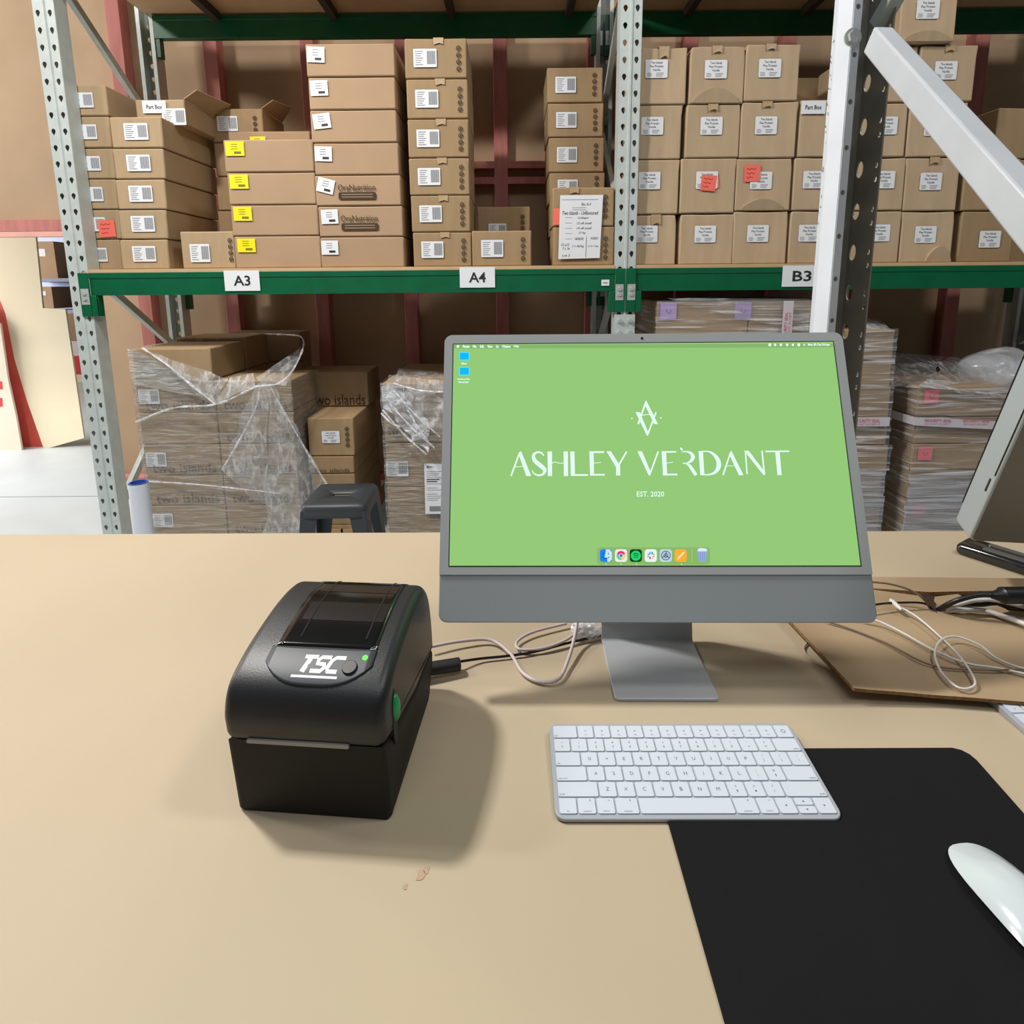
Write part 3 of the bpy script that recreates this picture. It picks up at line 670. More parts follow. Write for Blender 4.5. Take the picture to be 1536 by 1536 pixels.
film_part(w1, [(q(202, 577, 2.985), q(322, 600, 2.95), q(250, 548, 2.96), q(197, 520, 2.985))], f_mid, amp=.012, seed=4)
film_part(w1, [(V((aY(212, 650, Y1).x-.012, Y1-.012, wz)), V((xm, Y1-.012, wz)), V((xm-.2, Y1-.012, wz+.05)), V((aY(212, 650, Y1).x-.012, Y1-.012, wz+RH)))], f_mid, amp=.008, seed=3, fx=8, fz=26)
film_part(w1, [(q(250, 548, 2.95), q(322, 606, 2.9), q(345, 568, 2.95), q(215, 523, 2.97))], f_loose, amp=.022, seed=5, sag=.01)
film_part(w1, [(q(322, 606, 2.9), q(380, 580, 2.88), q(378, 560, 2.95), q(345, 566, 2.96))], f_loose, amp=.02, seed=8)
film_part(w1, [(q(395, 577, 2.88), q(432, 578, 2.9), q(455, 520, 3.3), q(385, 566, 2.96))], f_loose, amp=.02, seed=9)
film_part(w1, [(q(330, 705, 2.96), q(402, 765, 2.93), q(402, 575, 2.87), q(388, 575, 2.87)), (q(402, 765, 2.93), q(490, 728, 2.90), q(412, 580, 2.87), q(402, 576, 2.87))], f_loose, amp=.028, seed=11, n=22, fx=14, fz=5)
film_part(w1, [(q(395, 800, 2.94), q(450, 812, 2.93), q(490, 728, 2.9), q(402, 765, 2.93))], f_loose, amp=.02, seed=14)
# twisted ridges of the film
def rope(t, pts, r, mt, seed=0):
    P = smoothline([aY(*p) for p in pts], 8); rs = random.Random(seed)
    m = MB(); m.tube(P, [r*(.6+.8*rs.random()) for _ in P], 5)
    o = m.build('film_ridge', mt, t, smooth=60); o.location = -V(t.location)
f_frost = film('stretch_film_frosted', .75, .3, .42, .7, 6, (.5, .5, 9), tint=(.66, .69, .76))
f_puff = film('puffed_film_bag', .62, .22, .4, .7, 5, (1, 1, 1), tint=(.88, .92, 1))
f_rope = film('stretch_film_rope', .7, .25, .4, .65, 30, (1, 1, 1), tint=(.95, .96, 1))
rope(w1, [(203, 633, 2.975), (260, 612, 2.95), (325, 606, 2.9), (380, 582, 2.88), (402, 577, 2.87)], .006, f_rope, 1)
rope(w1, [(214, 522, 2.97), (252, 548, 2.95), (290, 580, 2.92), (324, 607, 2.9)], .006, f_rope, 2)
rope(w1, [(390, 580, 2.87), (384, 610, 2.88), (362, 655, 2.92), (333, 705, 2.95)], .005, f_rope, 3)
rope(w1, [(404, 578, 2.87), (430, 625, 2.88), (465, 685, 2.89), (492, 730, 2.9)], .005, f_rope, 4)
rope(w1, [(380, 580, 2.88), (420, 574, 2.92), (445, 545, 3.0), (455, 510, 3.3), (430, 502, 3.6), (340, 503, 3.7), (215, 520, 3.6)], .005, f_rope, 5)
rope(w1, [(222, 722, 2.975), (300, 727, 2.97), (420, 740, 2.975)], .004, f_rope, 6)
# unwrapped boxes beside it ------------------------------------------------
def pxbox(x0, x1, y0, y1, Y, dep, label, parts, m_=card_d, group=None, rz=0):
    p0 = aY(x0, y1, Y); p1 = aY(x1, y0, Y); return carton(p0.x, p1.x, p0.z, p1.z, Y, dep, label, group, m_, parts, rz)
gz = 'loose two islands cartons'
b0 = aY(470, 684, 3.12).z; h1 = (b0-PZ)/4
x0_, x1_ = xb+.03, aY(531, 700, 3.12).x
for i in range(4):
    carton(x0_, x1_, PZ+i*h1, PZ+(i+1)*h1, 3.12, .62, 'unwrapped carton behind the stool, %s of the lower ones right of left pallet' % ORD[3-i], gz, card_d,
           [('two', .5, .2, .8, .22)] if i in (1, 2, 3) else [])
carton(x0_, aY(529, 650, 3.10).x, b0, aY(480, 626, 3.12).z, 3.12, .55, 'unwrapped carton with white label and round marks above the stool', gz, card_d, [('txt', .5, .5, .10, .07), ('mrk', .86, .5)])
carton(aY(440, 590, 3.42).x, aY(552, 590, 3.42).x, aY(480, 626, 3.12).z, aY(490, 558, 3.42).z, 3.42, .3, 'topmost unwrapped carton printed two islands, set back right of left pallet', gz, card_d, [('two', .60, .2, .72, .30)])
pallet(x0_, x1_, 3.10, 3.9, 'timber pallet under the unwrapped cartons')
# pallet 2 -------------------------------------------------------------
Y2 = 3.0; xa = aY(577, 650, Y2).x; xb2 = xa+.86
rows = [573, 685, 790]; z2 = [PZ, PZ+.27, PZ+.52, PZ+.77, aY(620, 573, Y2).z]
for r in range(4):
    for c in range(2):
        parts = {0: [], 1: [('bar', .14, .42, .12, .085), ], 2: [('two', .34, .3, .6, .25)], 3: [('bar', .13, .25, .12, .085)]}[r] if c == 0 else []
        carton(xa+c*.43, xa+(c+1)*.43-.004, z2[r], z2[r+1], Y2, .75, 'wrapped carton on the pallet behind the computer, %s column, %s' % (['left', 'right'][c], ORD[3-r]), 'cartons wrapped behind the computer', card_d, parts)
pallet(xa, xb2, Y2, Y2+.8, 'timber pallet under the load behind the computer')
w2 = wrap_shell('stretch_wrap', 'bunched clear stretch film on the pallet load just left of the computer', xa, xb2, Y2, Y2+.76, PZ, z2[-1], f_tight, 7.0)
film_part(w2, [(q(573, 622, 2.96), q(665, 585, 2.93), q(668, 572, 2.96), q(582, 562, 2.97))], f_loose, amp=.02, seed=21, n=18)
film_part(w2, [(q(573, 612, 2.95), q(640, 680, 2.90), q(648, 640, 2.90), q(592, 575, 2.94))], f_bag, amp=.03, seed=23, n=24, fx=16, fz=16)
film_part(w2, [(q(590, 580, 3.0), q(680, 575, 3.0), q(680, 560, 3.3), q(600, 552, 3.3))], f_loose, amp=.03, seed=25, n=16)
film_part(w2, [(q(600, 600, 2.93), q(662, 650, 2.9), q(670, 600, 2.92), q(610, 580, 2.93))], f_loose, amp=.03, seed=27, n=20, fx=16, fz=16)
for i, (a, b) in enumerate((((574, 615), (640, 682)), ((580, 600), (652, 672)), ((590, 585), (660, 655)), ((590, 575), (668, 588)), ((572, 620), (600, 640)), ((604, 600), (646, 668)))):
    rope(w2, [(a[0], a[1], 2.94), ((a[0]+b[0])/2, (a[1]+b[1])/2+4, 2.90), (b[0], b[1], 2.89)], .005, f_rope, 30+i)
p = aY(652, 734, 2.975); m = MB(); fr = lambda a, b, c: V((p.x+a, p.y-c, p.z+b))
m.flat([(-.055, -.14), (.055, -.14), (.055, .145), (-.052, .145)], .002, 0, fr); m.text('BOX 1', -.02, .128, .035, .012, .003, 1, fr, bold=.02)
for i in range(15):
    if i in (7, 10): continue
    z = .10-.0115*i; m.flat([(-.042, z), (.04-.012*(i % 3), z), (.04-.012*(i % 3), z+(.005 if i in (4, 5) else .002)), (-.042, z+(.005 if i in (4, 5) else .002))], .003, 1 if i in (4, 5) else 2, fr)
x = -.03
while x < .045: m.flat([(x, -.125), (x+.003, -.125), (x+.003, -.095), (x, -.095)], .003, 1, fr); x += .0055
tag(m.build('shipping_document', [wht, ink, inkg], fix=False), 'long white shipping sheet with barcode at the left edge of computer', 'paper')
# pallet 3 (bay B) ------------------------------------------------------
Y3 = 2.99; z_top3 = aY(1100, 450, Y3).z; xa3 = aY(985, 480, Y3).x; xb3 = aY(1262, 480, Y3).x
hh = (z_top3-PZ)/7
for r in range(7):
    for c in range(2):
        u0 = xa3+(xb3-xa3)*c/2; u1 = xa3+(xb3-xa3)*(c+1)/2-.004
        parts = [('tag', .12, .72, .085, lilac), ('tag', .93, .72, .085, lilac)] if (r == 6 and c == 0) else []
        carton(u0, u1, PZ+r*hh, PZ+(r+1)*hh, Y3, .8, 'wrapped carton behind the computer top, bay B, %s column, %s' % (['left', 'right'][c], ORD[6-r]), 'cartons wrapped on the bay B pallet', card_d, parts)
w3 = wrap_shell('stretch_wrap', 'clear wrap with bright creases on the load under the B3 beam', xa3, xb3, Y3, Y3+.8, PZ, z_top3, f_str, 12.0)
film_part(w3, [(q(1020, 455, 2.97), q(1215, 500, 2.96), q(1215, 448, 2.97), q(1000, 447, 2.97))], f_str, amp=.02, seed=41, n=22, fx=18, fz=9)
film_part(w3, [(q(1020, 452, 2.99), q(1230, 451, 2.99), q(1230, 440, 3.3), q(1060, 443, 3.3))], f_loose, amp=.03, seed=43, n=22, fx=14, fz=9)
sealm = mat('security_tape', srgb(206, 198, 204), .4, n_scale=20, n_amt=.03); sealr = mat('security_tape_print', srgb(206, 120, 140), .6)
p = aY(1181, 480, 2.955); m = MB(); fr = lambda a, b, c: V((p.x-b*1.0, p.y-c, p.z+a))
m.flat([(-.30, -.026), (.098, -.026), (.098, .026), (-.30, .026)], .002, 0, fr)
for kx in (-.22, -.03): m.text('SECURITY SEAL', kx, .008, .14, .016, .003, 1, fr, bold=.02); m.text('DO NOT ACCEPT', kx, -.012, .14, .012, .003, 1, fr)
tag(m.build('security_tape', [sealm, sealr], fix=False), 'vertical pink-printed security tape strip between the beam and computer top', 'tape')
pallet(xa3, xb3, Y3, Y3+.8, 'timber pallet hidden behind the computer, bay B')
# right column of stepped wrapped boxes
seq = [(478, 535, 1342), (540, 577, 1337), (580, 626, 1335), (628, 665, 1331), (667, 704, 1332), (706, 742, 1323), (744, 783, 1321), (785, 830, 1316)]
YS = 2.93; prev = None
zs = [aY(1320, s[0] if i else 494, YS).z for i, s in enumerate(seq)]+[PZ]
for i, s in enumerate(seq):
    z1 = zs[i]; z0 = zs[i+1]
    xr = aY(s[2], (s[0]+s[1])/2, YS).x
    carton(xb3+.02+.0*i, xr, z0, z1, YS, .55, 'narrow wrapped carton between computer and right pallet, %s' % (ORD[i]), 'stepped wrapped cartons right of the computer', card_d, [], amp=.003)
xr = aY(1335, 640, YS).x
w4 = thing('stretch_wrap', 'bright creased film around the stepped cartons right of the computer', 'plastic wrap', (xr-.3, YS-.012, PZ))
for i, sq in enumerate(seq):
    xe = aY(sq[2], (sq[0]+sq[1])/2, YS).x+.008; z1 = zs[i]+.004; z0 = zs[i+1]+.004
    film_part(w4, [(V((xb3+.01, YS-.010, z0)), V((xe, YS-.010, z0)), V((xe, YS-.010, z1)), V((xb3+.01, YS-.010, z1)))], [f_str, f_frost][i > 4], 'wrap', amp=.005, seed=70+i, fx=5, fz=30, n=10)
film_part(w4, [(q(1288, 500, 2.91), q(1342, 497, 2.91), q(1322, 482, 3.2), q(1288, 470, 3.2))], f_bag, amp=.018, seed=51, n=16, fx=10, fz=20)
p0 = aY(1262, 633, 2.905); p1 = aY(1334, 634, 2.905)
m = MB(); wd = p1.x-p0.x; fr = lambda a, b, c: V((p0.x+a, p0.y-c, p0.z+b))
m.flat([(0, -.024), (wd, -.024), (wd, .024), (0, .024)], .002, 0, fr); m.text('SECURITY SEAL', wd*.52, .006, .14, .018, .003, 1, fr, bold=.02); m.text('DO NOT ACCEPT IF', wd*.52, -.013, .14, .010, .003, 1, fr)
tag(m.build('security_tape', [sealm, sealr], fix=False), 'pink-printed security tape band across the stepped cartons', 'tape')
pallet(xb3+.06, xr-.05, YS+.05, YS+.6, 'timber pallet under the stepped cartons')
# pallet 4 ---------------------------------------------------------------
Y4 = 2.93; xa4 = aY(1368, 680, Y4).x; xb4 = xa4+1.0
yy = [578, 625, 665, 705, 748, 790, 830]; zs = [aY(1400, y, Y4).z for y in yy[:-1]]+[PZ]
for i in range(6):
    parts = [('tag', .13, .66, .075, pinkt)] if i in (0, 2, 4) else []
    carton(xa4, xa4+.5, zs[i+1], zs[i], Y4, .5, 'wrapped carton on the right pallet, left column, %s' % ORD[i], 'cartons wrapped on the right pallet', card_d, parts, amp=.003)
    carton(xa4+.504, xb4, zs[i+1], zs[i], Y4, .5, 'wrapped carton on the right pallet, right column behind monitor, %s' % ORD[i], 'cartons wrapped on the right pallet', card_d, [], amp=.003)
pallet(xa4, xb4, Y4, Y4+.8, 'timber pallet under the right-hand wrapped load')
w5 = wrap_shell('stretch_wrap', 'clear wrap with a puffed film bag on top of right pallet load', xa4, xb4, Y4, Y4+.5, PZ, zs[0], f_str, 23.0)
film_part(w5, [(V((xa4-.02, Y4-.02, PZ)), V((xb4, Y4-.02, PZ)), V((xb4, Y4-.02, zs[3]+.05)), V((xa4-.02, Y4-.02, zs[3]-.02)))], f_frost, 'lower_wrap', amp=.012, seed=90, fx=4, fz=24, n=26)
film_part(w5, [(q(1333, 578, 3.1), q(1380, 582, 2.91), q(1420, 535, 3.3), q(1335, 528, 3.4)), (q(1380, 582, 2.91), q(1536, 600, 2.9), q(1480, 540, 3.3), q(1420, 535, 3.3))], f_loose, amp=.035, seed=61, n=22, fx=10, fz=14)
film_part(w5, [(q(1380, 580, 2.9), q(1530, 596, 2.9), q(1540, 585, 3.1), q(1390, 568, 3.0))], f_bag, amp=.02, seed=66, n=18)
m = MB(); cc = aY(1500, 557, 3.05); vs = []; nu, nv = 28, 16
for j in range(nv+1):
    for i in range(nu):
        th = math.pi*j/nv; ph = 2*math.pi*i/nu
        d = V((math.sin(th)*math.cos(ph), math.sin(th)*math.sin(ph), math.cos(th)))
        s = 1+.18*noise.noise(d*1.6+V((4, 1, 2)))+.025*noise.noise(d*7)
        vs.append(cc+V((d.x*.20*s, d.y*.16*s, d.z*.125*s)))
m.add(vs, [(j*nu+i, j*nu+(i+1) % nu, (j+1)*nu+(i+1) % nu, (j+1)*nu+i) for j in range(nv) for i in range(nu)])
o = m.build('puffed_film', f_puff, w5, smooth=60, fix=False); o.location = -V(w5.location)
p0 = aY(1330, 618, 3.12); p1 = aY(1372, 632, 2.905); p2 = aY(1536, 640, 2.905)
m = MB(); hw_ = .022
m.add([p0-V((.01, 0, hw_)), p1-V((0.0, 0, hw_)), p2-V((0, 0, hw_)), p2+V((.6, 0, -hw_)), p2+V((.6, 0, hw_)), p2+V((0, 0, hw_)), p1+V((0, 0, hw_)), p0+V((-.01, 0, hw_))], [(0, 1, 6, 7), (1, 2, 5, 6), (2, 3, 4, 5)])
fr = lambda a, b, c: V((p1.x+a, p1.y-c, p1.z+b-.03*a*.6))
for kx in (.12, .32, .52): m.text('SECURITY SEAL', kx, .006, .14, .014, .002, 1, fr, bold=.02); m.text('DO NOT ACCEPT', kx, -.012, .13, .009, .002, 1, fr)
tag(m.build('security_tape', [sealm, sealr], fix=False), 'pink-printed security tape band around the right pallet load', 'tape')

# ------------------------------------------------------------------ film roll tube, stool
p = aY(205, 724, 2.62)
t = thing('film_roll_tube', 'white tube with blue rim standing beside the left upright foot', 'tube', (p.x, 2.62, FLOOR))
n = 24; hgt = p.z-FLOOR
m = MB(); m.tube([(0, 0, 0), (.008, 0, hgt)], .043, n, cap=False); m.tube([(0, 0, 0), (.008, 0, hgt)], .034, n, cap=False)
m.build('tube', mat('white_roll', srgb(214, 218, 228), .5), t, smooth=40)
m = MB(); m.tube([(.008, 0, hgt-.05), (.008, 0, hgt+.003)], .0335, n, cap=False)
m.add([V((.008+q_*math.cos(a), q_*math.sin(a), hgt+.003)) for q_ in (.040, .0335) for a in [6.283*i/n for i in range(n)]], [(i, (i+1) % n, n+(i+1) % n, n+i) for i in range(n)])
m.build('rim', mat('blue_rim', srgb(50, 88, 170), .5), t, smooth=40)
stoolm = mat('charcoal_stool_plastic', srgb(52, 56, 60), .45, bump=.05)
A = aZ(444, 758, -.45); B = aZ(540, 758, -.45); Cc = aZ(573, 727, -.45); Dd = aZ(487, 723, -.45)
ctr = (A+B+Cc+Dd)/4
ax_ = (B-A).normalized(); rz = math.atan2(ax_.y, ax_.x)
t = thing('stool', 'charcoal metal stool with slotted square seat in front of the left pallet', 'stool', (ctr.x, ctr.y, FLOOR), rz+.05)
s = .145; hs = .51
seat = MB(); n = 8
outer = rrect(-s, -s, s, s, .03, 3); k = len(outer)
hole = [(.055*math.cos(math.atan2(y, x))*1.0, .02*math.sin(math.atan2(y, x))) for x, y in outer]
mid = [(x*.93, y*.93) for x, y in outer]
vs = [V((x, y, hs)) for x, y in mid]+[V((x, y, hs-.006)) for x, y in hole]+[V((x, y, hs-.012)) for x, y in outer]+[V((x*1.03, y*1.03, hs-.06)) for x, y in outer]
fs = []
for i in range(k):
    jn = (i+1) % k
    fs += [(i, jn, k+jn, k+i), (2*k+i, 2*k+jn, jn, i), (3*k+i, 3*k+jn, 2*k+jn, 2*k+i)]
seat.add(vs, fs); seat.build('seat', stoolm, t, smooth=50, solid=.004)
for sx in (-1, 1):
    for sy in (-1, 1):
        m = MB(); a = V((sx*s*.99, sy*s*.99, hs-.03)); b = V((sx*.185, sy*.185, 0)); wdt, wdb = .075, .035
        m.add([a, a-V((sx*wdt, 0, 0)), b-V((sx*wdb, 0, 0)), b], [(0, 1, 2, 3)]); m.add([a, a-V((0, sy*wdt, 0)), b-V((0, sy*wdb, 0)), b], [(0, 1, 2, 3)])
        m.build('leg', stoolm, t, solid=.004)
m = MB(); m.bar((-.165, -.16, .17), (.165, -.16, .17), .006, .02); m.bar((-.165, .16, .17), (.165, .16, .17), .006, .02); m.bar((-.165, -.16, .17), (-.165, .16, .17), .006, .02); m.bar((.165, -.16, .17), (.165, .16, .17), .006, .02)
m.build('crossbar', stoolm, t)

# ------------------------------------------------------------------ near white upright with braces
NX0, NX1, NY0, NY1 = .680, .762, 1.235, 1.325
t = thing('steel_upright_post', 'white scuffed rack post standing behind the work table, right of the computer', 'post', (NX0, NY0, FLOOR)); L = -V(t.location)
z0, z1 = FLOOR, 2.4
m = MB()
scuff = mat('scuffed_white_paint', srgb(206, 212, 220), .45, n_scale=9, n_amt=.04)
m.add([V((x_, y_, z_)) for x_, y_ in ((NX0+.010, NY1), (NX0-.003, NY1-.040), (NX0, NY0)) for z_ in (z0, z1)], [(0, 2, 3, 1), (2, 4, 5, 3)])
rndh = lambda cx, cz, s: [(cx+.0045*math.cos(6.283*i/16), cz+.0055*math.sin(6.283*i/16)) for i in range(16)]
strip_with_holes(m, lambda a, b, c: V((a, NY0, b)), NX0, NX0+.016, z0+.03, z1, .088, hole=rndh)
m.build('side_web', scuff, t, solid=.003, fix=False).location = L
h3 = lambda cx, cz, s: [(cx+.011*math.cos(6.283*i/16), cz+.019*math.sin(6.283*i/16)) for i in range(16)]
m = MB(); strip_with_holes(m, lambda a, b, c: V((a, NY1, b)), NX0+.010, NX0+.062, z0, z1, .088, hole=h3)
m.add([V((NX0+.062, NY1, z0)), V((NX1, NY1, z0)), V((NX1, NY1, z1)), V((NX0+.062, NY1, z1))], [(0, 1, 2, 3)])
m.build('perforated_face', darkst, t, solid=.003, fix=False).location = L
m = MB(); h2 = lambda cx, cz, s: [(cx+.0048*math.cos(6.283*i/16), cz+.0060*math.sin(6.283*i/16)) for i in range(16)]
fw_ = lambda a, b, c: V((NX1, a, b)); z = z0
while z < z1-.09:
    for zz in (z, z+.028): strip_with_holes(m, fw_, NY0, NY0+.024, zz, zz+.028, .028, hole=h2)
    m.poly([fw_(NY0, z+.056, 0), fw_(NY0+.024, z+.056, 0), fw_(NY0+.024, z+.088, 0), fw_(NY0, z+.088, 0)])
    z += .088
h4 = lambda cx, cz, s: [(cx+.0125*math.cos(6.283*i/16), cz+.0175*math.sin(6.283*i/16)) for i in range(16)]
strip_with_holes(m, fw_, NY1-.036, NY1-.002, z0, z, .088, hole=h4)
for ya, yb_ in ((NY0+.024, NY1-.036), (NY1-.002, NY1)): m.poly([fw_(ya, z0, 0), fw_(yb_, z0, 0), fw_(yb_, z, 0), fw_(ya, z, 0)])
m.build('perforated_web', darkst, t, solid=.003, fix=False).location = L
rs = random.Random(5); m = MB(); scm = mat('paint_scratch', srgb(70, 74, 78), .7)
for i in range(22):
    z = .516+rs.uniform(.10, .50); dq = .010+rs.random()*.024; y = NY1-dq; l = rs.uniform(.003, .010)
    fr = lambda a, b, c: V((NX0+.010-.013*(NY1-y-a)/.04-.0025, y+a, z+b)); m.ribbon([(0, 0, .0012), (l, l*rs.uniform(.3, 1), .0022), (l*1.6, l*rs.uniform(.3, 1.4), .0008)], 0, 0, fr, n=1)
m.build('scratches', scm, t, fix=False).location = L
pb = aY(1279, 56, NY0-.006); m = MB(); m.tube([pb+V((0, .006, 0)), pb-V((0, .010, 0))], .012, 6); m.tube([pb+V((0, .002, 0)), pb-V((0, .002, 0))], .017, 16)
m.build('bolt', zinc, t, smooth=30).location = L
def brace(P0, P1, sx, sy, label, mt):
    a = V(P0); b = V(P1); tt = (b-a).normalized(); sd = V((1, 0, 0)); sd = (sd-tt*sd.dot(tt)).normalized(); u = tt.cross(sd)
    if u.z < 0: u = -u
    m = MB(); cs = [(-sx/2, -sy/2), (sx/2, -sy/2), (sx/2, sy/2), (-sx/2, sy/2)]
    vs = [a+x*sd+y*u for x, y in cs]+[b+x*sd+y*u for x, y in cs]
    m.add(vs, [(3, 2, 1, 0), (4, 5, 6, 7), (0, 1, 5, 4), (1, 2, 6, 5), (2, 3, 7, 6), (3, 0, 4, 7)])
    o = m.build('brace', mt, t, bevel=.004); o.location = L; return o
Pa = aY(1304, 60, 1.20); Pb = aY(1536, 318, .74); Pc = Pb+(Pb-Pa)*.35
Pa.x = .712; brace(Pa, Pc, .036, .046, '', whitep)
brace(aY(1316, 40, 1.275), aY(1385, -80, 1.18), .03, .03, '', grayp)

# ------------------------------------------------------------------ work table
t = thing('work_table', 'broad tan particle board work table in the foreground', 'table', (0, .6, FLOOR))
TY = 1.148; yl = .008
m = MB(); m.prism([(-1.75, .03), (1.75, .03), (1.75, TY-.024), (-1.75, TY)], 1-.135, 0, 0, FX) if False else None
m = MB(); m.prism([(-1.75, .03), (1.75, .03), (1.75, TY-.030), (0, TY-.004), (-1.75, TY+.010)], -.036, 0, 0, FX)
o = m.build('tabletop', tablem, t, bevel=.0015); o.location = -V((0, .6, FLOOR))
for x in (-1.65, 0, 1.65):
    for y in (.12, 1.03):
        m = MB(); m.box(x-.035, x+.035, y-.035, y+.035, FLOOR, -.036); o = m.build('leg', whitep, t, bevel=.003); o.location = -V((0, .6, FLOOR))

# ------------------------------------------------------------------ desktop computer
SA, ST = -.016, .3749
S = V((.1789, .733, .2986)); AX = V((math.cos(SA), math.sin(SA), 0)); BK = V((-math.sin(SA), math.cos(SA), 0))
SU = math.cos(ST)*V((0, 0, 1))+math.sin(ST)*BK; SN = AX.cross(SU)     # towards the viewer
FS = lambda a, b, c: S+a*AX+b*SU+c*SN-V(cpt.location)
cpt = thing('desktop_computer', 'silver all-in-one computer with green ASHLEY VERDANT screen on the table', 'computer', (.178, .70, 0))
alu = mat('silver_aluminium', srgb(176, 180, 184), .42, metal=.12, bump=.02, b_scale=300)
chin = mat('silver_chin', srgb(158, 166, 170), .5, metal=.08)
bez = mat('light_grey_bezel', srgb(182, 188, 190), .35, spec=.4)
blk = mat('black_border', (.006, .008, .006), .3)
m = MB(); m.prism(rrect(-.2728, -.2150, .2740, .1600, .011, 6), -.0125, -.0012, 0, FS); m.build('body', chin, cpt, bevel=.0012, smooth=40)
m = MB(); m.prism([(-.2728, -.1575), (.2740, -.1575)]+arc(.2740-.011, .1600-.011, .011, 0, 90, 6)+arc(-.2728+.011, .1600-.011, .011, 90, 180, 6), -.0012, 0, 0, FS); m.build('glass_bezel', bez, cpt, smooth=40)
m = MB(); m.prism(rrect(-.2728, -.2150, .2740, -.1575, .011, 6), -.0012, -.0004, 0, FS); m.build('chin', chin, cpt, smooth=40) if False else None
def sp_(x, y):
    P = aP(x, y, S, SN); d = P-S; return (d.dot(AX), d.dot(SU))
def SP(pts): return [sp_(x, y) for x, y in pts]
E_ = {}
def em(r, g, b, s=1.0):
    k = (r, g, b, s)
    if k not in E_: E_[k] = len(E_); SM.append(emis('screen_%d_%d_%d' % (r, g, b), r, g, b, s))
    return E_[k]
SM = []
bgc = em(147, 201, 118); wh = em(228, 252, 244); SM.append(blk); BL = len(SM)-1; E_['b'] = BL
m = MB()
m.flat([(-.2612, -.1476), (.2612, -.1476), (.2612, .1476), (-.2612, .1476)], .0002, BL, FS)
m.flat([(-.26, -.1464), (.26, -.1464), (.26, .1464), (-.26, .1464)], .0004, bgc, FS)
sm_c = [.0006]
def sflat(pts, mi, c=.0006): m.flat(SP(pts), c, mi, FS)
def srib(pts, mi=None, w=None, n=5, ox=0, oy=0, k=1, c=.0006):
    pp = []
    for p in pts:
        ww = w if w is not None else p[2]
        X, Y_ = ox+p[0]/k, oy+p[1]/k
        a = sp_(X, Y_); b = sp_(X+1, Y_); pp.append((a[0], a[1], ww/k*abs(b[0]-a[0])))
    m.ribbon(pp, c, wh if mi is None else mi, FS, n=n)
def L1(pts): m.flat(SP([(755+x/6.982, 660+y/6.986) for x, y in pts]), .0006, wh, FS)
def L2(pts): m.flat(SP([(970+x/6.982, 660+y/6.986) for x, y in pts]), .0006, wh, FS)
def R1(pts, w=None, n=5): srib(pts, None, w, n, 755, 660, 6.98)
def R2(pts, w=None, n=5): srib(pts, None, w, n, 970, 660, 6.98)
# A S H L E Y
L1([(160, 150), (178, 118), (190, 125), (292, 378), (240, 378)]); R1([(172, 130), (80, 378)], 17, 1); R1([(120, 283), (170, 278), (225, 275)], 7, 2)
R1([(425, 165, 10), (395, 133, 18), (350, 130, 20), (317, 160, 32), (328, 215, 42), (385, 265, 46), (432, 312, 40), (418, 355, 24), (370, 370, 18), (322, 352, 14), (300, 320, 8)])
L1([(462, 120), (510, 120), (510, 378), (466, 378)]); L1([(630, 120), (676, 120), (678, 378), (633, 378)]); R1([(506, 243), (540, 231), (590, 243), (636, 240)], 8)
L1([(700, 120), (745, 120), (750, 376), (706, 376)]); L1([(706, 358), (886, 358), (886, 376), (706, 376)])
L1([(900, 118), (945, 118), (950, 374), (908, 374)]); L1([(900, 118), (1055, 118), (1055, 136), (900, 136)]); L1([(908, 356), (1062, 356), (1062, 373), (908, 373)]); R1([(945, 240), (980, 240), (1022, 234)], 7)
L1([(1078, 118), (1125, 118), (1222, 270), (1180, 285)]); L1([(1180, 270), (1222, 262), (1224, 372), (1180, 372)]); R1([(1290, 122), (1208, 262)], 17, 1)
# V E R D A N T
L2([(-98, 118), (-50, 118), (45, 345), (38, 372), (20, 372)]); R2([(120, 120), (36, 350)], 16, 1)
L2([(155, 118), (202, 118), (214, 372), (170, 372)]); L2([(155, 118), (308, 116), (308, 132), (155, 136)]); L2([(170, 354), (320, 352), (322, 370), (170, 372)]); R2([(205, 240), (240, 238), (275, 232)], 7)
L2([(348, 78), (366, 82), (380, 104), (366, 112), (350, 98)])
R2([(366, 124, 9), (420, 122, 16), (462, 140, 30), (484, 178, 40), (462, 220, 28), (420, 243, 14), (376, 244, 10)]); R2([(405, 243, 10), (450, 272, 30), (490, 330, 36), (516, 369, 34)])
L2([(542, 116), (588, 116), (604, 368), (560, 368)]); R2([(570, 122, 12), (640, 120, 14), (700, 150, 30), (747, 215, 46), (750, 285, 46), (710, 342, 28), (640, 364, 14), (580, 362, 14)])
L2([(862, 150), (880, 114), (890, 122), (1012, 368), (964, 368)]); R2([(875, 135), (798, 368)], 16, 1); R2([(838, 272), (925, 270)], 6, 1)
R2([(1032, 125), (1050, 358)], 15, 1); L2([(1018, 112), (1066, 112), (1240, 340), (1238, 368), (1222, 368)]); R2([(1206, 112), (1230, 360)], 17, 1)
L2([(1240, 112), (1490, 110), (1492, 126), (1242, 128)]); L2([(1343, 116), (1390, 116), (1412, 368), (1368, 368)])
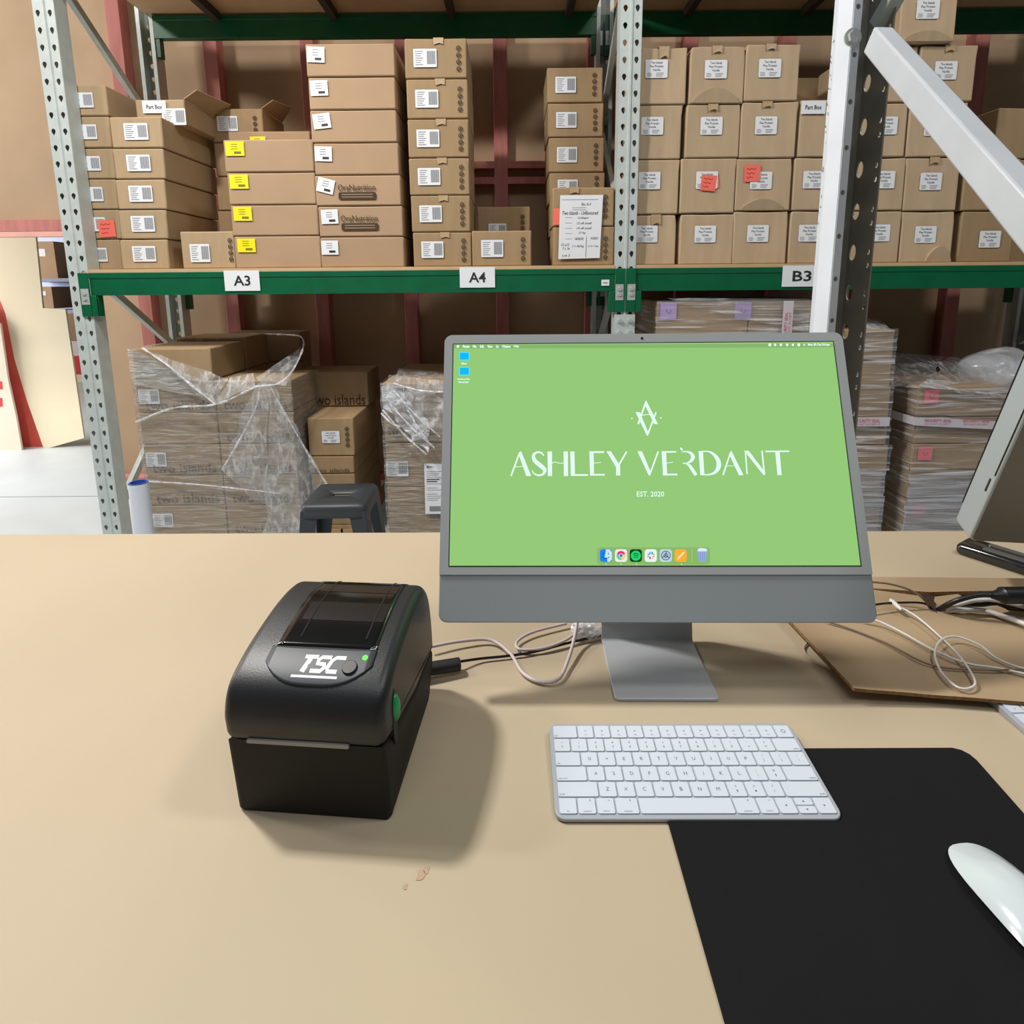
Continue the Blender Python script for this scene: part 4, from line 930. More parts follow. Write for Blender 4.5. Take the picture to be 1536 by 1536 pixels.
# monogram
G = lambda pts: m.flat(SP([(880+x/7.68, 580+y/7.68) for x, y in pts]), .0006, wh, FS)
G([(668, 178), (686, 160), (820, 432), (775, 432), (672, 215)]); srib([(680, 180), (592, 432)], None, 20, 1, 880, 580, 7.68); srib([(630, 332), (690, 322), (745, 322)], None, 9, 2, 880, 580, 7.68)
G([(562, 295), (612, 295), (712, 535), (706, 568), (692, 565)]); srib([(798, 295), (705, 545)], None, 18, 1, 880, 580, 7.68)
G(circ(520, 366, 9, 10)); G(circ(853, 360, 9, 10))
def stext(s, x, y, w_, h_, mi=None, bold=.0, c=.0006):
    vs, fs = textdata(s, bold, 0)
    out = [FS(*sp_(x+a*w_, y-b*h_), c) for a, b in vs]; m.add(out, fs, wh if mi is None else mi)
stext('EST. 2020', 975.5, 741, 41, 8, bold=.015)
# menu bar
mb = em(134, 180, 108)
sflat([(681, 517.5), (1249, 515.5), (1249.6, 521), (680.6, 523)], mb, .0005)
for s, x, w_ in (('Finder', 699.5, 11), ('File', 712, 5.5), ('Edit', 723, 6), ('View', 735, 8), ('Go', 746, 4.5), ('Window', 759.5, 13), ('Help', 774.5, 8)):
    stext(s, x, 519.8, w_, 4.2, bold=.05)
sflat(circ(687, 519.8, 2.1, 10), wh)
for i, x in enumerate((1154.5, 1162.5, 1171, 1180.5, 1189, 1197.8, 1206)): sflat(circ(x, 517.4, [2.4, 2.0, 2.1, 2, 1.9, 2.4, 1.4][i], 9), wh)
stext('Mon 30 Oct 9:41am', 1228, 517, 33, 3.8, bold=.05)
# desktop folders
for cx, cy, s in ((696.5, 534.5, 0), (696.5, 557, 1)):
    sflat([(cx-8, cy-6.5), (cx+8, cy-6.5), (cx+8, cy+6.5), (cx-8, cy+6.5)], em(90, 220, 250), .0006); sflat([(cx-6.5, cy-5), (cx+6.5, cy-5), (cx+6.5, cy+5), (cx-6.5, cy+5)], em(0, 186, 246), .0008)
stext('Files', 696, 545.5, 8, 3, bold=.04); stext('Desktop files', 695.5, 569, 19, 3, bold=.04); stext('November', 695.5, 573.2, 16, 3, bold=.04)
# dock
K = lambda pts: [(880+x/7.68, 810+y/7.68) for x, y in pts]
sflat(K(rrect(120, 84, 1420, 284, 40)), em(136, 184, 104), .0005)
def icon(cx, col_): sflat(K(rrect(cx-70, 106, cx+70, 252, 32)), em(*col_), .0007)
icon(222, (20, 130, 246)); sflat(K([(222, 108), (262, 108), (290, 140), (290, 222), (262, 250), (238, 250), (232, 205), (205, 200), (215, 150)]), em(200, 232, 250), .0009)
srib([(170, 190), (215, 215), (262, 195)], em(10, 50, 110), 7, 4, 880, 810, 7.68, .0011)
for x in (188, 248): srib([(x, 145), (x, 168)], em(10, 50, 110), 7, 1, 880, 810, 7.68, .0011)
icon(395, (236, 236, 236))
srib(arc(395, 178, 38, 200, 340, 8), em(222, 60, 110), 30, 1, 880, 810, 7.68, .0009); srib(arc(395, 178, 38, 340, 450, 8), em(240, 214, 120), 30, 1, 880, 810, 7.68, .0009); srib(arc(395, 178, 38, 90, 200, 8), em(100, 200, 160), 30, 1, 880, 810, 7.68, .0009)
sflat(K(circ(395, 178, 22)), em(236, 240, 240), .0011); sflat(K(circ(395, 178, 17)), em(70, 96, 190), .0013)
icon(565, (4, 60, 20)); sflat(K(circ(565, 180, 58, 24)), em(20, 216, 110), .0009)
for q in range(3): srib([(532+4*q, 160+20*q), (565, 153+20*q), (600-5*q, 166+20*q)], em(4, 90, 40), 9-q, 4, 880, 810, 7.68, .0011)
icon(737, (232, 244, 246))
for x0, y0, x1, y1, c_ in ((700, 165, 725, 165, (54, 170, 220)), (728, 135, 728, 160, (54, 170, 220)), (752, 135, 752, 168, (60, 170, 130)), (765, 165, 778, 165, (60, 170, 130)), (728, 190, 728, 220, (200, 40, 90)), (700, 190, 712, 190, (200, 40, 90)), (755, 190, 778, 190, (230, 170, 60)), (755, 208, 755, 218, (230, 170, 60))):
    srib([(x0-(4 if x0 == x1 and y0 == y1 else 0), y0), (x1, y1)], em(*c_), 16, 1, 880, 810, 7.68, .0009)
icon(910, (190, 216, 226)); sflat(K(circ(910, 178, 56, 24)), em(92, 110, 140), .0009); sflat(K(circ(910, 178, 46, 24)), em(180, 204, 222), .0011)
for q in range(3): srib([(910, 178), (910+44*math.cos(2.09*q+.6), 178+44*math.sin(2.09*q+.6))], em(80, 96, 126), 11, 1, 880, 810, 7.68, .0013)
srib(arc(910, 178, 22, 0, 360, 16), em(80, 96, 126), 9, 1, 880, 810, 7.68, .0013)
icon(1082, (250, 174, 50)); srib([(1042, 222, 5), (1060, 205, 20), (1112, 148, 20), (1122, 138, 12)], em(252, 226, 190), None, 1, 880, 810, 7.68, .0009)
srib([(1210, 105), (1214, 255)], em(170, 216, 110), 5, 1, 880, 810, 7.68, .0007)
sflat(K([(1272, 110), (1388, 110), (1368, 250), (1296, 250)]), em(150, 172, 226), .0007)
sflat(K([(1275, 112), (1290, 95), (1330, 92), (1370, 98), (1386, 112), (1380, 130), (1280, 130)]), em(222, 234, 248), .0009)
for x in (1304, 1330, 1356): srib([(x, 140), (x-(x-1330)*.15, 240)], em(120, 146, 214), 7, 1, 880, 810, 7.68, .0009)
for x in (222, 395, 572, 1090): sflat(K(circ(x, 277, 6, 8)), wh, .0009)
m.build('screen', SM, cpt, fix=False)
m = MB(); c0 = sp_(963, 507.5); m.flat(circ(c0[0], c0[1], .0018), .0004, 0, FS); m.build('camera_lens', blk, cpt, fix=False)
# stand
NC = V((.1805, 0, 0))
def FT(a, b, c): return V((.1805, 0, 0))+a*AX+b*BK+V((0, 0, c))-V((cpt.location.x, cpt.location.y, 0))
hw_ = .0655
m = MB(); m.prism(rrect(-hw_, .640, hw_, .760, .006, 3), 0, .0045, 0, FT); m.build('stand_foot', alu, cpt, bevel=.0012)
bc = S-SN*.0125-SU*.02; yb = (bc-V((.1805, 0, 0))).dot(BK)
m = MB()
prof = smoothline([(.750, .0022, 0), (.758, .004, 0), (.762, .014, 0), (.768, .06, 0), (yb+.022, bc.z*.75, 0), (yb+.006, bc.z+.01, 0)], 5)
vs = []; th = .0045
for i, p in enumerate(prof):
    a = prof[max(i-1, 0)]; b = prof[min(i+1, len(prof)-1)]; d = (b-a).normalized(); nn = V((-d.y, d.x, 0))
    for s_ in (-1, 1):
        for h in (-hw_, hw_): vs.append(FT(h, p.x+nn.x*th/2*s_, p.y+nn.y*th/2*s_))
fs = []
for i in range(len(prof)-1):
    a = 4*i; b = a+4; fs += [(a, a+1, b+1, b), (a+2, b+2, b+3, a+3), (a, b, b+2, a+2), (a+1, a+3, b+3, b+1)]
fs += [(0, 2, 3, 1), (4*len(prof)-4, 4*len(prof)-3, 4*len(prof)-1, 4*len(prof)-2)]
m.add(vs, fs); m.build('stand_neck', alu, cpt, smooth=40)
m = MB(); a = FS(-.04, -.03, -.016); b = FS(.04, -.03, -.016); m.tube([a, b], .007, 16); m.build('hinge', alu, cpt, smooth=40)

# ------------------------------------------------------------------ keyboard
kbm = mat('white_keyboard_body', srgb(164, 168, 177), .4, metal=.1); keym = mat('white_key', srgb(198, 205, 216), .45)
keyi = mat('key_legend_print', srgb(84, 86, 92), .6)
kbd = thing('keyboard', 'slim white wireless keyboard lying half on the black mat before the computer', 'keyboard', (.1783, .5335, .0015), -.0079)
W_, D_ = .2789, .1149
FKt = lambda a, b, c: V((a, b, (.0038+(b+D_/2)/D_*.0062)*(1 if c > 0 else 0)+(c if c > 0 else 0)))
m = MB(); m.prism(rrect(-W_/2, -D_/2, W_/2, D_/2, .010, 6), 0, .00001, 0, FKt); m.build('body', kbm, kbd, bevel=.0008, smooth=40)
rows = [
 [('esc', 1.5)]+[(x, 1) for x in ('F1', 'F2', 'F3', 'F4', 'F5', 'F6', 'F7', 'F8', 'F9', 'F10', 'F11', 'F12', 'lock')],
 [(x, 1) for x in '`1234567890-=']+[('delete', 1.5)],
 [('tab', 1.5)]+[(x, 1) for x in 'QWERTYUIOP[]\\'],
 [('caps lock', 1.75)]+[(x, 1) for x in "ASDFGHJKL;'"]+[('return', 1.75)],
 [('shift', 2.25)]+[(x, 1) for x in 'ZXCVBNM,./']+[('shift', 2.25)],
 [('fn', 1), ('control', 1), ('option', 1), ('command', 1.25), ('', 5), ('command', 1.25), ('option', 1), ('<', 1), ('ud', 1), ('>', 1)]]
U = (W_-.0075)/14.5; PR = (D_-.0075)/6
upper = dict(zip('`1234567890-=[]\\;\',./', '~!@#$%^&*()_+{}|:"<>?'))
for r, row in enumerate(rows):
    x = -W_/2+.00375; yt = D_/2-.00375-r*PR
    for s_, u in row:
        def key(x0, x1, y0, y1, s_):
            m = MB(); g = .0009; pts = rrect(x0+g, y0+g, x1-g, y1-g, .0016, 2)
            m.prism(pts, .0001, .0013, 0, FKt)
            cx, cy = (x0+x1)/2, (y0+y1)/2; h = .0026
            T = lambda st, a, b, ww, hh: m.text(st, a, b, ww, hh, .0014, 1, FKt, bold=.0)
            if s_ in upper: T(s_, cx, cy-.0024, .0020, .0030); T(upper[s_], cx, cy+.003, .0020, .0026)
            elif s_ == 'lock': m.ribbon([(cx+.0022*math.cos(q), cy+.0022*math.sin(q)) for q in [6.3*i/10 for i in range(11)]], .0014, 1, FKt, w=.0006, n=1)
            elif s_ in ('<', '>', '^', 'v'):
                dx, dy = {'<': (-1, 0), '>': (1, 0), '^': (0, 1), 'v': (0, -1)}[s_]
                q = .0012; m.flat([(cx+dx*q, cy+dy*q), (cx-dx*q*.6-dy*q, cy-dy*q*.6+dx*q), (cx-dx*q*.6+dy*q, cy-dy*q*.6-dx*q)], .0014, 1, FKt)
            elif len(s_) == 1: T(s_, cx, cy, .0034, .0040)
            elif s_[:1] == 'F': T(s_, cx, cy-.0045, .0026, .0014); T('*', cx, cy+.001, .0026, .0024)
            elif s_:
                ww = .0011*len(s_); sx = cx-(x1-x0)/2+.0022+ww/2
                if s_ in ('delete', 'return') or (s_ == 'shift' and cx > 0): sx = x1-.0022-ww/2
                if s_ in ('control', 'option', 'command', 'fn'): sx = cx
                T(s_, sx, y0+.0032, ww, .0017)
                if s_ in ('option', 'command', 'control'): T({'option': '~', 'command': '#', 'control': '^'}[s_], cx+.004, y1-.0035, .0022, .002)
            m.build('key', [keym, keyi], kbd, fix=False)
        if s_ == 'ud':
            ym = yt-PR/2; key(x, x+U, ym-.0004, yt, '^'); key(x, x+U, yt-PR, ym+.0004, 'v')
        else: key(x, x+U*u, yt-PR, yt, s_)
        x += U*u
# mat and mouse
padm = mat('black_mouse_mat', srgb(19, 19, 21), .85, spec=.2, n_scale=8, n_amt=.12, bump=.2, b_scale=500)
rim = [(.1475, .563), (.1462, .27), (.480, .27)]
pts = [(.1480, .5640)]+[(.1455, .270), (.4800, .270)]+[(.5010, .545), (.4995, .553), (.4950, .5590), (.4870, .5622)]
m = MB(); m.prism(pts, .0003, .0030, 0, FX); tag(m.build('desk_mat', padm, bevel=.0006), 'black rubber mouse mat lying under the keyboard corner and mouse', 'mat')
mt = thing('computer_mouse', 'glossy white wireless mouse on the black mat at right edge', 'mouse', (.4135, .3915, .003), math.radians(7))
mw = mat('glossy_white_mouse', srgb(200, 208, 213), .14, coat=.6, n_scale=40, n_amt=.02); mbk = mat('mouse_aluminium', srgb(120, 124, 128), .35, metal=.6)
nu, nv = 40, 10; vs = []; vb = []
def outl(a): 
    c_, s_ = math.cos(a), math.sin(a); e = 2/2.7
    return (.0285*math.copysign(abs(c_)**e, c_), .0568*math.copysign(abs(s_)**e, s_))
for j in range(nv+1):
    q_ = j/nv
    for i in range(nu):
        x, y = outl(2*math.pi*i/nu); rr = math.cos(q_*math.pi/2)**.72 if j < nv else 0
        xx, yy_ = x*rr, y*rr
        crown = .0205*(1-.30*(yy_/.0568)**2)-.0015*(yy_/.0568)
        base = .0075
        z = base+(crown-base)*(1-(rr)**2.6)
        vs.append(V((xx, yy_, z-.004*(yy_/.0568)**2*1.0+.0008)))
m = MB(); m.add(vs, [(j*nu+i, j*nu+(i+1) % nu, (j+1)*nu+(i+1) % nu, (j+1)*nu+i) for j in range(nv) for i in range(nu)])
m.build('shell', mw, mt, smooth=70, fix=False)
m = MB(); vs = []
for z, s_ in ((.0008, .80), (.004, .93), (.0078, 1.0)):
    for i in range(nu):
        x, y = outl(2*math.pi*i/nu); vs.append(V((x*s_, y*s_, z-(.004*(y/.0568)**2 if z > .005 else 0)+.0003)))
m.add(vs, [(j*nu+i, j*nu+(i+1) % nu, (j+1)*nu+(i+1) % nu, (j+1)*nu+i) for j in range(2) for i in range(nu)]+[tuple(range(nu))])
m.build('base', mbk, mt, smooth=60, fix=False)

# ------------------------------------------------------------------ label printer
pa = math.radians(-4.8); PO = aZ(362, 1218)
prn = thing('label_printer', 'black desktop label printer with TSC logo and green light on the table', 'printer', PO, pa)
pbk = mat('black_printer_plastic', srgb(32, 34, 37), .42, bump=.10, b_scale=600, spec=.5)
pdk = mat('black_printer_base', srgb(21, 22, 22), .62, bump=.1, b_scale=600, spec=.3)
pgl = mat('dark_printer_window', (.006, .006, .006), .12, spec=.6)
ppn = mat('printer_panel', srgb(52, 57, 63), .45)
prof = smoothline([(-.008, .094, 0), (-.0085, .115, 0), (.002, .138, 0), (.028, .1515, 0), (.065, .1605, 0), (.105, .1660, 0), (.140, .1655, 0), (.163, .158, 0), (.182, .135, 0), (.192, .100, 0), (.196, .062, 0)], 5)
PW0, PW1 = -.006, .154
cov = [(p.x, p.y) for p in prof]+[(.196, .052), (.10, .060), (.02, .080), (-.006, .0895)]
rings_fix = None
def rounded(m, pts, w0, w1, r, n=5):
    N_ = len(pts); AREA = sum(pts[i-1][0]*pts[i][1]-pts[i][0]*pts[i-1][1] for i in range(N_)); s = 1 if AREA > 0 else -1
    def inset(dist):
        out = []
        for i in range(N_):
            a = V(pts[i-1]); b = V(pts[i]); c = V(pts[(i+1) % N_]); d1 = (b-a).normalized(); d2 = (c-b).normalized()
            nn = V((-d1.y-d2.y, d1.x+d2.x)); nn = nn.normalized()/max(.5, nn.length/2); out.append((b.x+nn.x*dist*s, b.y+nn.y*dist*s))
        return out
    rings = [(w0+r*(1-math.cos(math.pi/2*k_/n)), inset(r*(1-math.sin(math.pi/2*k_/n)))) for k_ in range(n+1)]
    rings += [(w1-r*(1-math.cos(math.pi/2*(n-k_)/n)), inset(r*(1-math.sin(math.pi/2*(n-k_)/n)))) for k_ in range(n+1)]
    vs = [V((w_, y, z)) for w_, ring in rings for y, z in ring]; K_ = len(rings)
    fs = [(k_*N_+i, k_*N_+(i+1) % N_, (k_+1)*N_+(i+1) % N_, (k_+1)*N_+i) for k_ in range(K_-1) for i in range(N_)]
    fs += [tuple(range(N_)), tuple(range((K_-1)*N_, K_*N_))]
    m.add(vs, fs)
m = MB(); rounded(m, cov, PW0, PW1, .011, 6); m.build('cover', pbk, prn, smooth=38)
bas = [(-.0065, .0885), (.02, .079), (.10, .059), (.196, .051), (.194, .035), (.172, .004), (.165, 0), (.004, 0), (.001, .003)]
m = MB(); rounded(m, bas, -.0045, PW1-.0015, .006, 4); m.build('base', pdk, prn, smooth=38)
# surface coordinates on the cover
SL = [0]
for i in range(1, len(prof)): SL.append(SL[-1]+(prof[i]-prof[i-1]).length)
def PS(wc, s_, off):
    i = 0
    while i < len(SL)-2 and SL[i+1] < s_: i += 1
    t_ = (s_-SL[i])/(SL[i+1]-SL[i]); p = prof[i]*(1-t_)+prof[i+1]*t_; 
    def nrm(i):
        d = (prof[min(i+1, len(prof)-1)]-prof[max(i-1, 0)]).normalized(); return V((-d.y, d.x))
    nn = (nrm(i)*(1-t_)+nrm(i+1)*t_).normalized()
    return V((wc, p.x+nn.x*off, p.y+nn.y*off))
RZ = Matrix.Rotation(pa, 3, 'Z')
def prj(P):
    d = RZ @ P + PO - CAM; z = d.dot(FW); return 768+F*d.dot(RT)/z, PY-F*d.dot(UP)/z
def solve(px, py):
    wc, s_ = .07, .08
    for _ in range(30):
        x, y = prj(PS(wc, s_, 0)); x1, y1 = prj(PS(wc+.001, s_, 0)); x2, y2 = prj(PS(wc, s_+.001, 0))
        a, b, c_, d = (x1-x)/.001, (x2-x)/.001, (y1-y)/.001, (y2-y)/.001; det = a*d-b*c_
        ex, ey = px-x, py-y; dw = (d*ex-b*ey)/det; ds = (a*ey-c_*ex)/det
        wc += max(-.02, min(.02, dw)); s_ += max(-.02, min(.02, ds)); s_ = max(.002, min(SL[-1]-.002, s_))
    return wc, s_
wl, s1 = solve(415, 971); wr, s1b = solve(565, 975); _, s0 = solve(465, 1030); s1 = (s1+s1b)/2
def patch(m, w0, w1, sa, sb, off, n=14, mi=0, k=2, round_front=False):
    nu = 16; vs = []
    for j in range(n+1):
        for i in range(nu+1):
            u = i/nu; wv = w0+(w1-w0)*u; s_ = sa+(sb-sa)*j/n
            if round_front:
                cut = abs(2*u-1)**3.2*(sb-sa)*.55; s_ = (sa+cut)+(sb-sa-cut)*j/n
            vs.append(PS(wv, s_, off))
    m.add(vs, [(j*(nu+1)+i, j*(nu+1)+i+1, (j+1)*(nu+1)+i+1, (j+1)*(nu+1)+i) for j in range(n) for i in range(nu)], mi)
m = MB(); patch(m, wl-.004, wr+.001, s0, s1, .0008, round_front=True); m.build('control_panel', ppn, prn, smooth=60, solid=.0012, fix=False)
se = SL[int(len(SL)*.72)]
m = MB(); patch(m, wl, wr, s1+.0004, se, .0006, n=24); wn = m.build('window', pgl, prn, smooth=60, solid=.001, fix=False)
prm = mat('ridge_highlight', srgb(44, 42, 42), .25)  # ridges in a lighter colour that carries their highlight
for wv in (wl+.020, wr-.014):
    m = MB(); m.tube([PS(wv, s1+.012+(se-s1-.012)*i/16, .0010) for i in range(17)], .0011, 6); m.build('ridge', prm, wn, smooth=50)
lbm = mat('roll_reflection', srgb(26, 22, 21), .3)  # reflection of the roll, laid on the window as colour bands
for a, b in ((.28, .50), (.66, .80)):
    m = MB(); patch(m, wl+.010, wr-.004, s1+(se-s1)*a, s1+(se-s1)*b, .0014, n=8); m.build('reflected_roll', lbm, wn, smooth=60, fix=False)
wf = mat('lip_glint', srgb(190, 192, 196), .3)  # highlight at the window corner, put in as a pale tube
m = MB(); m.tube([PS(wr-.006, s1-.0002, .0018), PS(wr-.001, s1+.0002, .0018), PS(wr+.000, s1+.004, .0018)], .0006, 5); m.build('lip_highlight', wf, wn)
# logo
wlx, sl = solve(480, 999)
wlogo = mat('white_logo_print', srgb(224, 226, 230), .5)
fr = lambda a, b, c: PS(wlx+a, sl+b+.0012, .0016)
m = MB(); T_ = .0042
def stroke(pts, w_): m.ribbon([(x+.28*y, y) for x, y in pts], 0, 0, fr, w=w_, n=1)
hx = .0072  # half height
w3 = .0112
for k_, ch in enumerate('TSC'):
    ox = -.0185+k_*.0135
    if ch == 'T': stroke([(ox-.001, hx), (ox+.0125, hx)], T_); stroke([(ox+.0055, hx), (ox+.0055, -hx-.0015)], T_*1.2)
    if ch == 'S': stroke([(ox+.0125, hx), (ox+.003, hx), (ox+.0012, hx*.6), (ox+.002, .0004), (ox+.0095, -.0002), (ox+.0112, -hx*.5), (ox+.0095, -hx), (ox-.0008, -hx)], T_)
    if ch == 'C': stroke([(ox+.0135, hx), (ox+.004, hx), (ox+.0012, hx*.5), (ox+.0010, -hx*.5), (ox+.003, -hx), (ox+.0125, -hx)], T_)
m.ribbon([(-.0245, -.0128), (.0212, -.0128)], 0, 0, fr, w=.0024, n=1)
m.build('logo', wlogo, prn, fix=False)
wb, sb = solve(525, 1003)
m = MB(); P = [PS(wb, sb, o) for o in (-.002, .0035)]; m.tube(P, [.0078, .0072], 24); m.build('feed_button', mat('button_black', srgb(24, 26, 28), .4), prn, bevel=.0006, smooth=40)
wg, sg = solve(548, 988)
m = MB(); P = [PS(wg, sg, o) for o in (-.002, .0016)]; m.tube(P, .0027, 14); m.build('status_light', mat('green_led', (.02, .5, .02), .3, emit=(.06, 1, .03), es=2.2), prn, smooth=40)
# paper slot
m = MB(); m.prism(rrect(.018, .0868, .118, .0905, .0012, 2), .0035, .0088, 0, FF)
m.build('tear_bar', mat('tear_bar_grey', srgb(158, 156, 154), .4), prn)
# green latch on the right side
gm = mat('green_latch', srgb(16, 150, 84), .35); rec = mat('latch_recess_shade', (.004, .004, .004), .6)  # near-black oval on the surface stands for shade in the recess
m = MB(); pts = [(.010+.013*math.cos(a)*.55, .098+.030*math.sin(a)) for a in [6.283*i/20 for i in range(20)]]
m.prism([(y+.012, z) for y, z in pts], PW1-.001, PW1+.0006, 0, lambda a, b, c: V((c, a, b))); rr_ = m.build('latch_recess_shade', rec, prn)
m = MB(); vs = []
for j in range(7):
    for i in range(16):
        th = math.pi/2*j/6; ph = 6.283*i/16; vs.append(V((PW1+.0004+.0055*math.sin(th), .022+.0062*math.cos(th)*math.cos(ph), .108+.0145*math.cos(th)*math.sin(ph))))
m.add(vs, [(j*16+i, j*16+(i+1) % 16, (j+1)*16+(i+1) % 16, (j+1)*16+i) for j in range(6) for i in range(16)]); m.build('lid_latch', gm, prn, smooth=60)

# ------------------------------------------------------------------ cables
def cable(name, label, pts, r, mt, cat='cable', n=10, extra=None):
    P = smoothline([aZ(x, y, z) for x, y, z in pts], 10)
    m = MB(); m.tube(P, r, n)
    t = thing(name, label, cat, (P[0].x, P[0].y, 0)); o = m.build('cord', mt, t, smooth=60); o.location = -V(t.location)
    return t
lil = mat('pale_lilac_cable', srgb(196, 184, 184), .45); bkc = mat('black_cable', srgb(20, 20, 22), .4); whc = mat('white_cable', srgb(206, 204, 202), .4); grc = mat('grey_tan_cable', srgb(170, 152, 140), .5); tnc = mat('brown_cable', srgb(120, 100, 84), .5)
cable('usb_cable', 'pale lilac cable looping from the printer to behind the computer', [(646, 970, .012), (690, 962, .010), (735, 960, .008), (765, 980, .006), (785, 1010, .005), (812, 1023, .005), (838, 1018, .006), (852, 990, .010), (862, 955, .02), (868, 920, .04)], .0024, lil)
cable('usb_cable', 'pale lilac cable making a flat loop under the computer left of stand', [(850, 935, .008), (800, 948, .008), (776, 962, .007), (780, 974, .007), (815, 972, .008), (855, 956, .012), (885, 925, .02)], .0021, lil)
t = cable('power_cable', 'black power cable with thick plug from printer to computer stand', [(686, 993, .012), (720, 988, .006), (760, 984, .005), (800, 978, .005), (850, 965, .006), (892, 955, .006), (930, 946, .006)], .0018, bkc)
A = aZ(646, 1003, .014); B = aZ(690, 996, .012)
m = MB(); d = (B-A).normalized(); m.tube([A-d*.02, A, B-d*.001, B], [.0085, .0088, .0088, .0075], 18); o = m.build('plug', mat('black_rubber_plug', srgb(28, 30, 31), .5), t, smooth=40); o.location = -V(t.location)
m = MB(); c0 = aZ(878, 944, .012); vs = []
for j in range(13):
    for i in range(18):
        th = math.pi*j/12; ph = 6.283*i/18; dd = V((math.sin(th)*math.cos(ph), math.sin(th)*math.sin(ph), math.cos(th)))
        s_ = 1+.5*noise.noise(dd*3+V((2, 2, 2))); vs.append(c0+V((dd.x*.022, dd.y*.016, dd.z*.012))*s_)
m.add(vs, [(j*18+i, j*18+(i+1) % 18, (j+1)*18+(i+1) % 18, (j+1)*18+i) for j in range(12) for i in range(18)])
tag(m.build('plastic_bag', f_bag, smooth=40, fix=False), 'crumpled clear plastic scrap left of the computer stand', 'plastic bag')
# right side
chg = cable('white_charging_cable', 'white cable with slim white plug lying across the cardboard sheet', [(1345, 908, .028), (1375, 925, .026), (1410, 955, .025), (1440, 985, .024), (1462, 1020, .022), (1455, 1032, .022), (1435, 1030, .022), (1412, 1008, .022), (1402, 980, .024), (1412, 960, .026), (1435, 955, .026), (1470, 968, .024), (1500, 990, .02), (1560, 1008, .02), (1680, 1020, .004), (1800, 1000, .003)], .0014, whc)
A = aZ(1336, 900, .030); B = aZ(1347, 910, .028); m = MB(); m.tube([A, A+(B-A)*.2, A+(B-A)*.25, B, B+(B-A)*.5], [.0028, .0030, .0036, .0036, .0020], 12); o = m.build('plug', whc, chg, smooth=40); o.location = -V(chg.location)
cable('thin_brown_cable', 'thin tan cable arching from computer side to the cardboard gap', [(1300, 872, .05), (1335, 876, .05), (1365, 885, .045), (1385, 898, .035), (1396, 915, .012)], .0016, tnc)
cable('thin_black_cable', 'thin black cable beside the computer going to the cardboard gap', [(1290, 912, .03), (1320, 906, .03), (1350, 904, .028), (1385, 905, .025), (1402, 916, .012)], .0016, bkc)
cable('pale_cable', 'pale cable running from the computer corner across the cardboard to right', [(1290, 925, .028), (1320, 933, .026), (1355, 950, .024), (1400, 975, .022), (1450, 995, .022), (1500, 1003, .02), (1580, 1020, .02), (1700, 1045, .004), (1820, 1030, .003)], .0017, whc)
cable('tan_cable', 'tan cable below the computer corner running under the pale cable', [(1240, 932, .022), (1280, 945, .021), (1330, 965, .021), (1390, 995, .02), (1450, 1004, .0202), (1545, 1003, .0198), (1700, 990, .004), (1800, 975, .003)], .0013, tnc)
cable('looped_cable', 'short looped tan cable at the left edge of the cardboard sheet', [(1208, 938, .004), (1212, 960, .003), (1206, 972, .003), (1210, 982, .003), (1225, 995, .003), (1245, 1004, .003)], .0013, grc)
cable('white_power_cable', 'thick white cable leaving the cardboard gap at the right edge', [(1405, 919, .012), (1435, 915, .022), (1475, 916, .024), (1510, 926, .024), (1580, 950, .024), (1700, 975, .006), (1850, 960, .005)], .0036, whc)
cable('white_power_cable', 'upper white cable arching over the gap beside black cables', [(1408, 918, .012), (1440, 906, .035), (1470, 900, .04), (1500, 902, .04), (1580, 920, .03), (1700, 940, .006), (1850, 930, .005)], .0030, whc)
t = cable('black_power_cable', 'thick black power cable with connector arching out of the cardboard gap', [(1404, 917, .012), (1430, 903, .04), (1465, 893, .055), (1500, 893, .06), (1580, 896, .055), (1700, 910, .02), (1850, 905, .006)], .0038, bkc)
A = aZ(1500, 893, .06); B = aZ(1552, 893, .06); m = MB(); d = (B-A).normalized(); m.tube([A-d*.012, A, A+d*.003, B], [.005, .009, .012, .0125], 16); o = m.build('connector', bkc, t, smooth=40); o.location = -V(t.location)
t = cable('black_power_cable', 'lower black power cable with connector below the thicker one', [(1440, 906, .03), (1470, 907, .032), (1500, 905, .032), (1580, 912, .025), (1700, 925, .006), (1850, 915, .005)], .0034, bkc)
A = aZ(1508, 905, .032); B = aZ(1552, 908, .03); m = MB(); d = (B-A).normalized(); m.tube([A-d*.012, A, A+d*.003, B], [.004, .008, .010, .0105], 16); o = m.build('connector', bkc, t, smooth=40); o.location = -V(t.location)

# ------------------------------------------------------------------ cardboard sheet on the table
c1 = mat('flat_cardboard', srgb(160, 138, 108), .8, n_scale=4, n_amt=.06, bump=.1, b_scale=70)
cedge = mat('cardboard_cut_edge', srgb(130, 98, 62), .9, n_scale=200, n_amt=.4)
def sheet(name, label, top, th, cat='cardboard', thick=.0045):
    m = MB(); n = len(top); T = [aZ(x, y, z) for x, y, z in top]; Bt = [p-V((0, 0, thick)) for p in T]
    m.add(T+Bt, [tuple(range(n))], 0); m.add(T+Bt, [tuple(range(2*n-1, n-1, -1))], 0)
    m.add(T+Bt, [(i, (i+1) % n, n+(i+1) % n, n+i) for i in range(n)], 1)
    return tag(m.build(name, [c1, cedge]), label, cat)
m = MB(); T = []
edgeL = [(1186, 930, .020), (1215, 962, .020), (1245, 998, .021), (1281, 1034, .022)]
nx = 18; ny = 12
FLp = [aZ(1281, 1032, .022), aZ(1400, 1042, .016), aZ(1560, 1054, .016)]
BKp = [aZ(1130, 872, .016), aZ(1330, 884, .016), aZ(1600, 890, .016)]
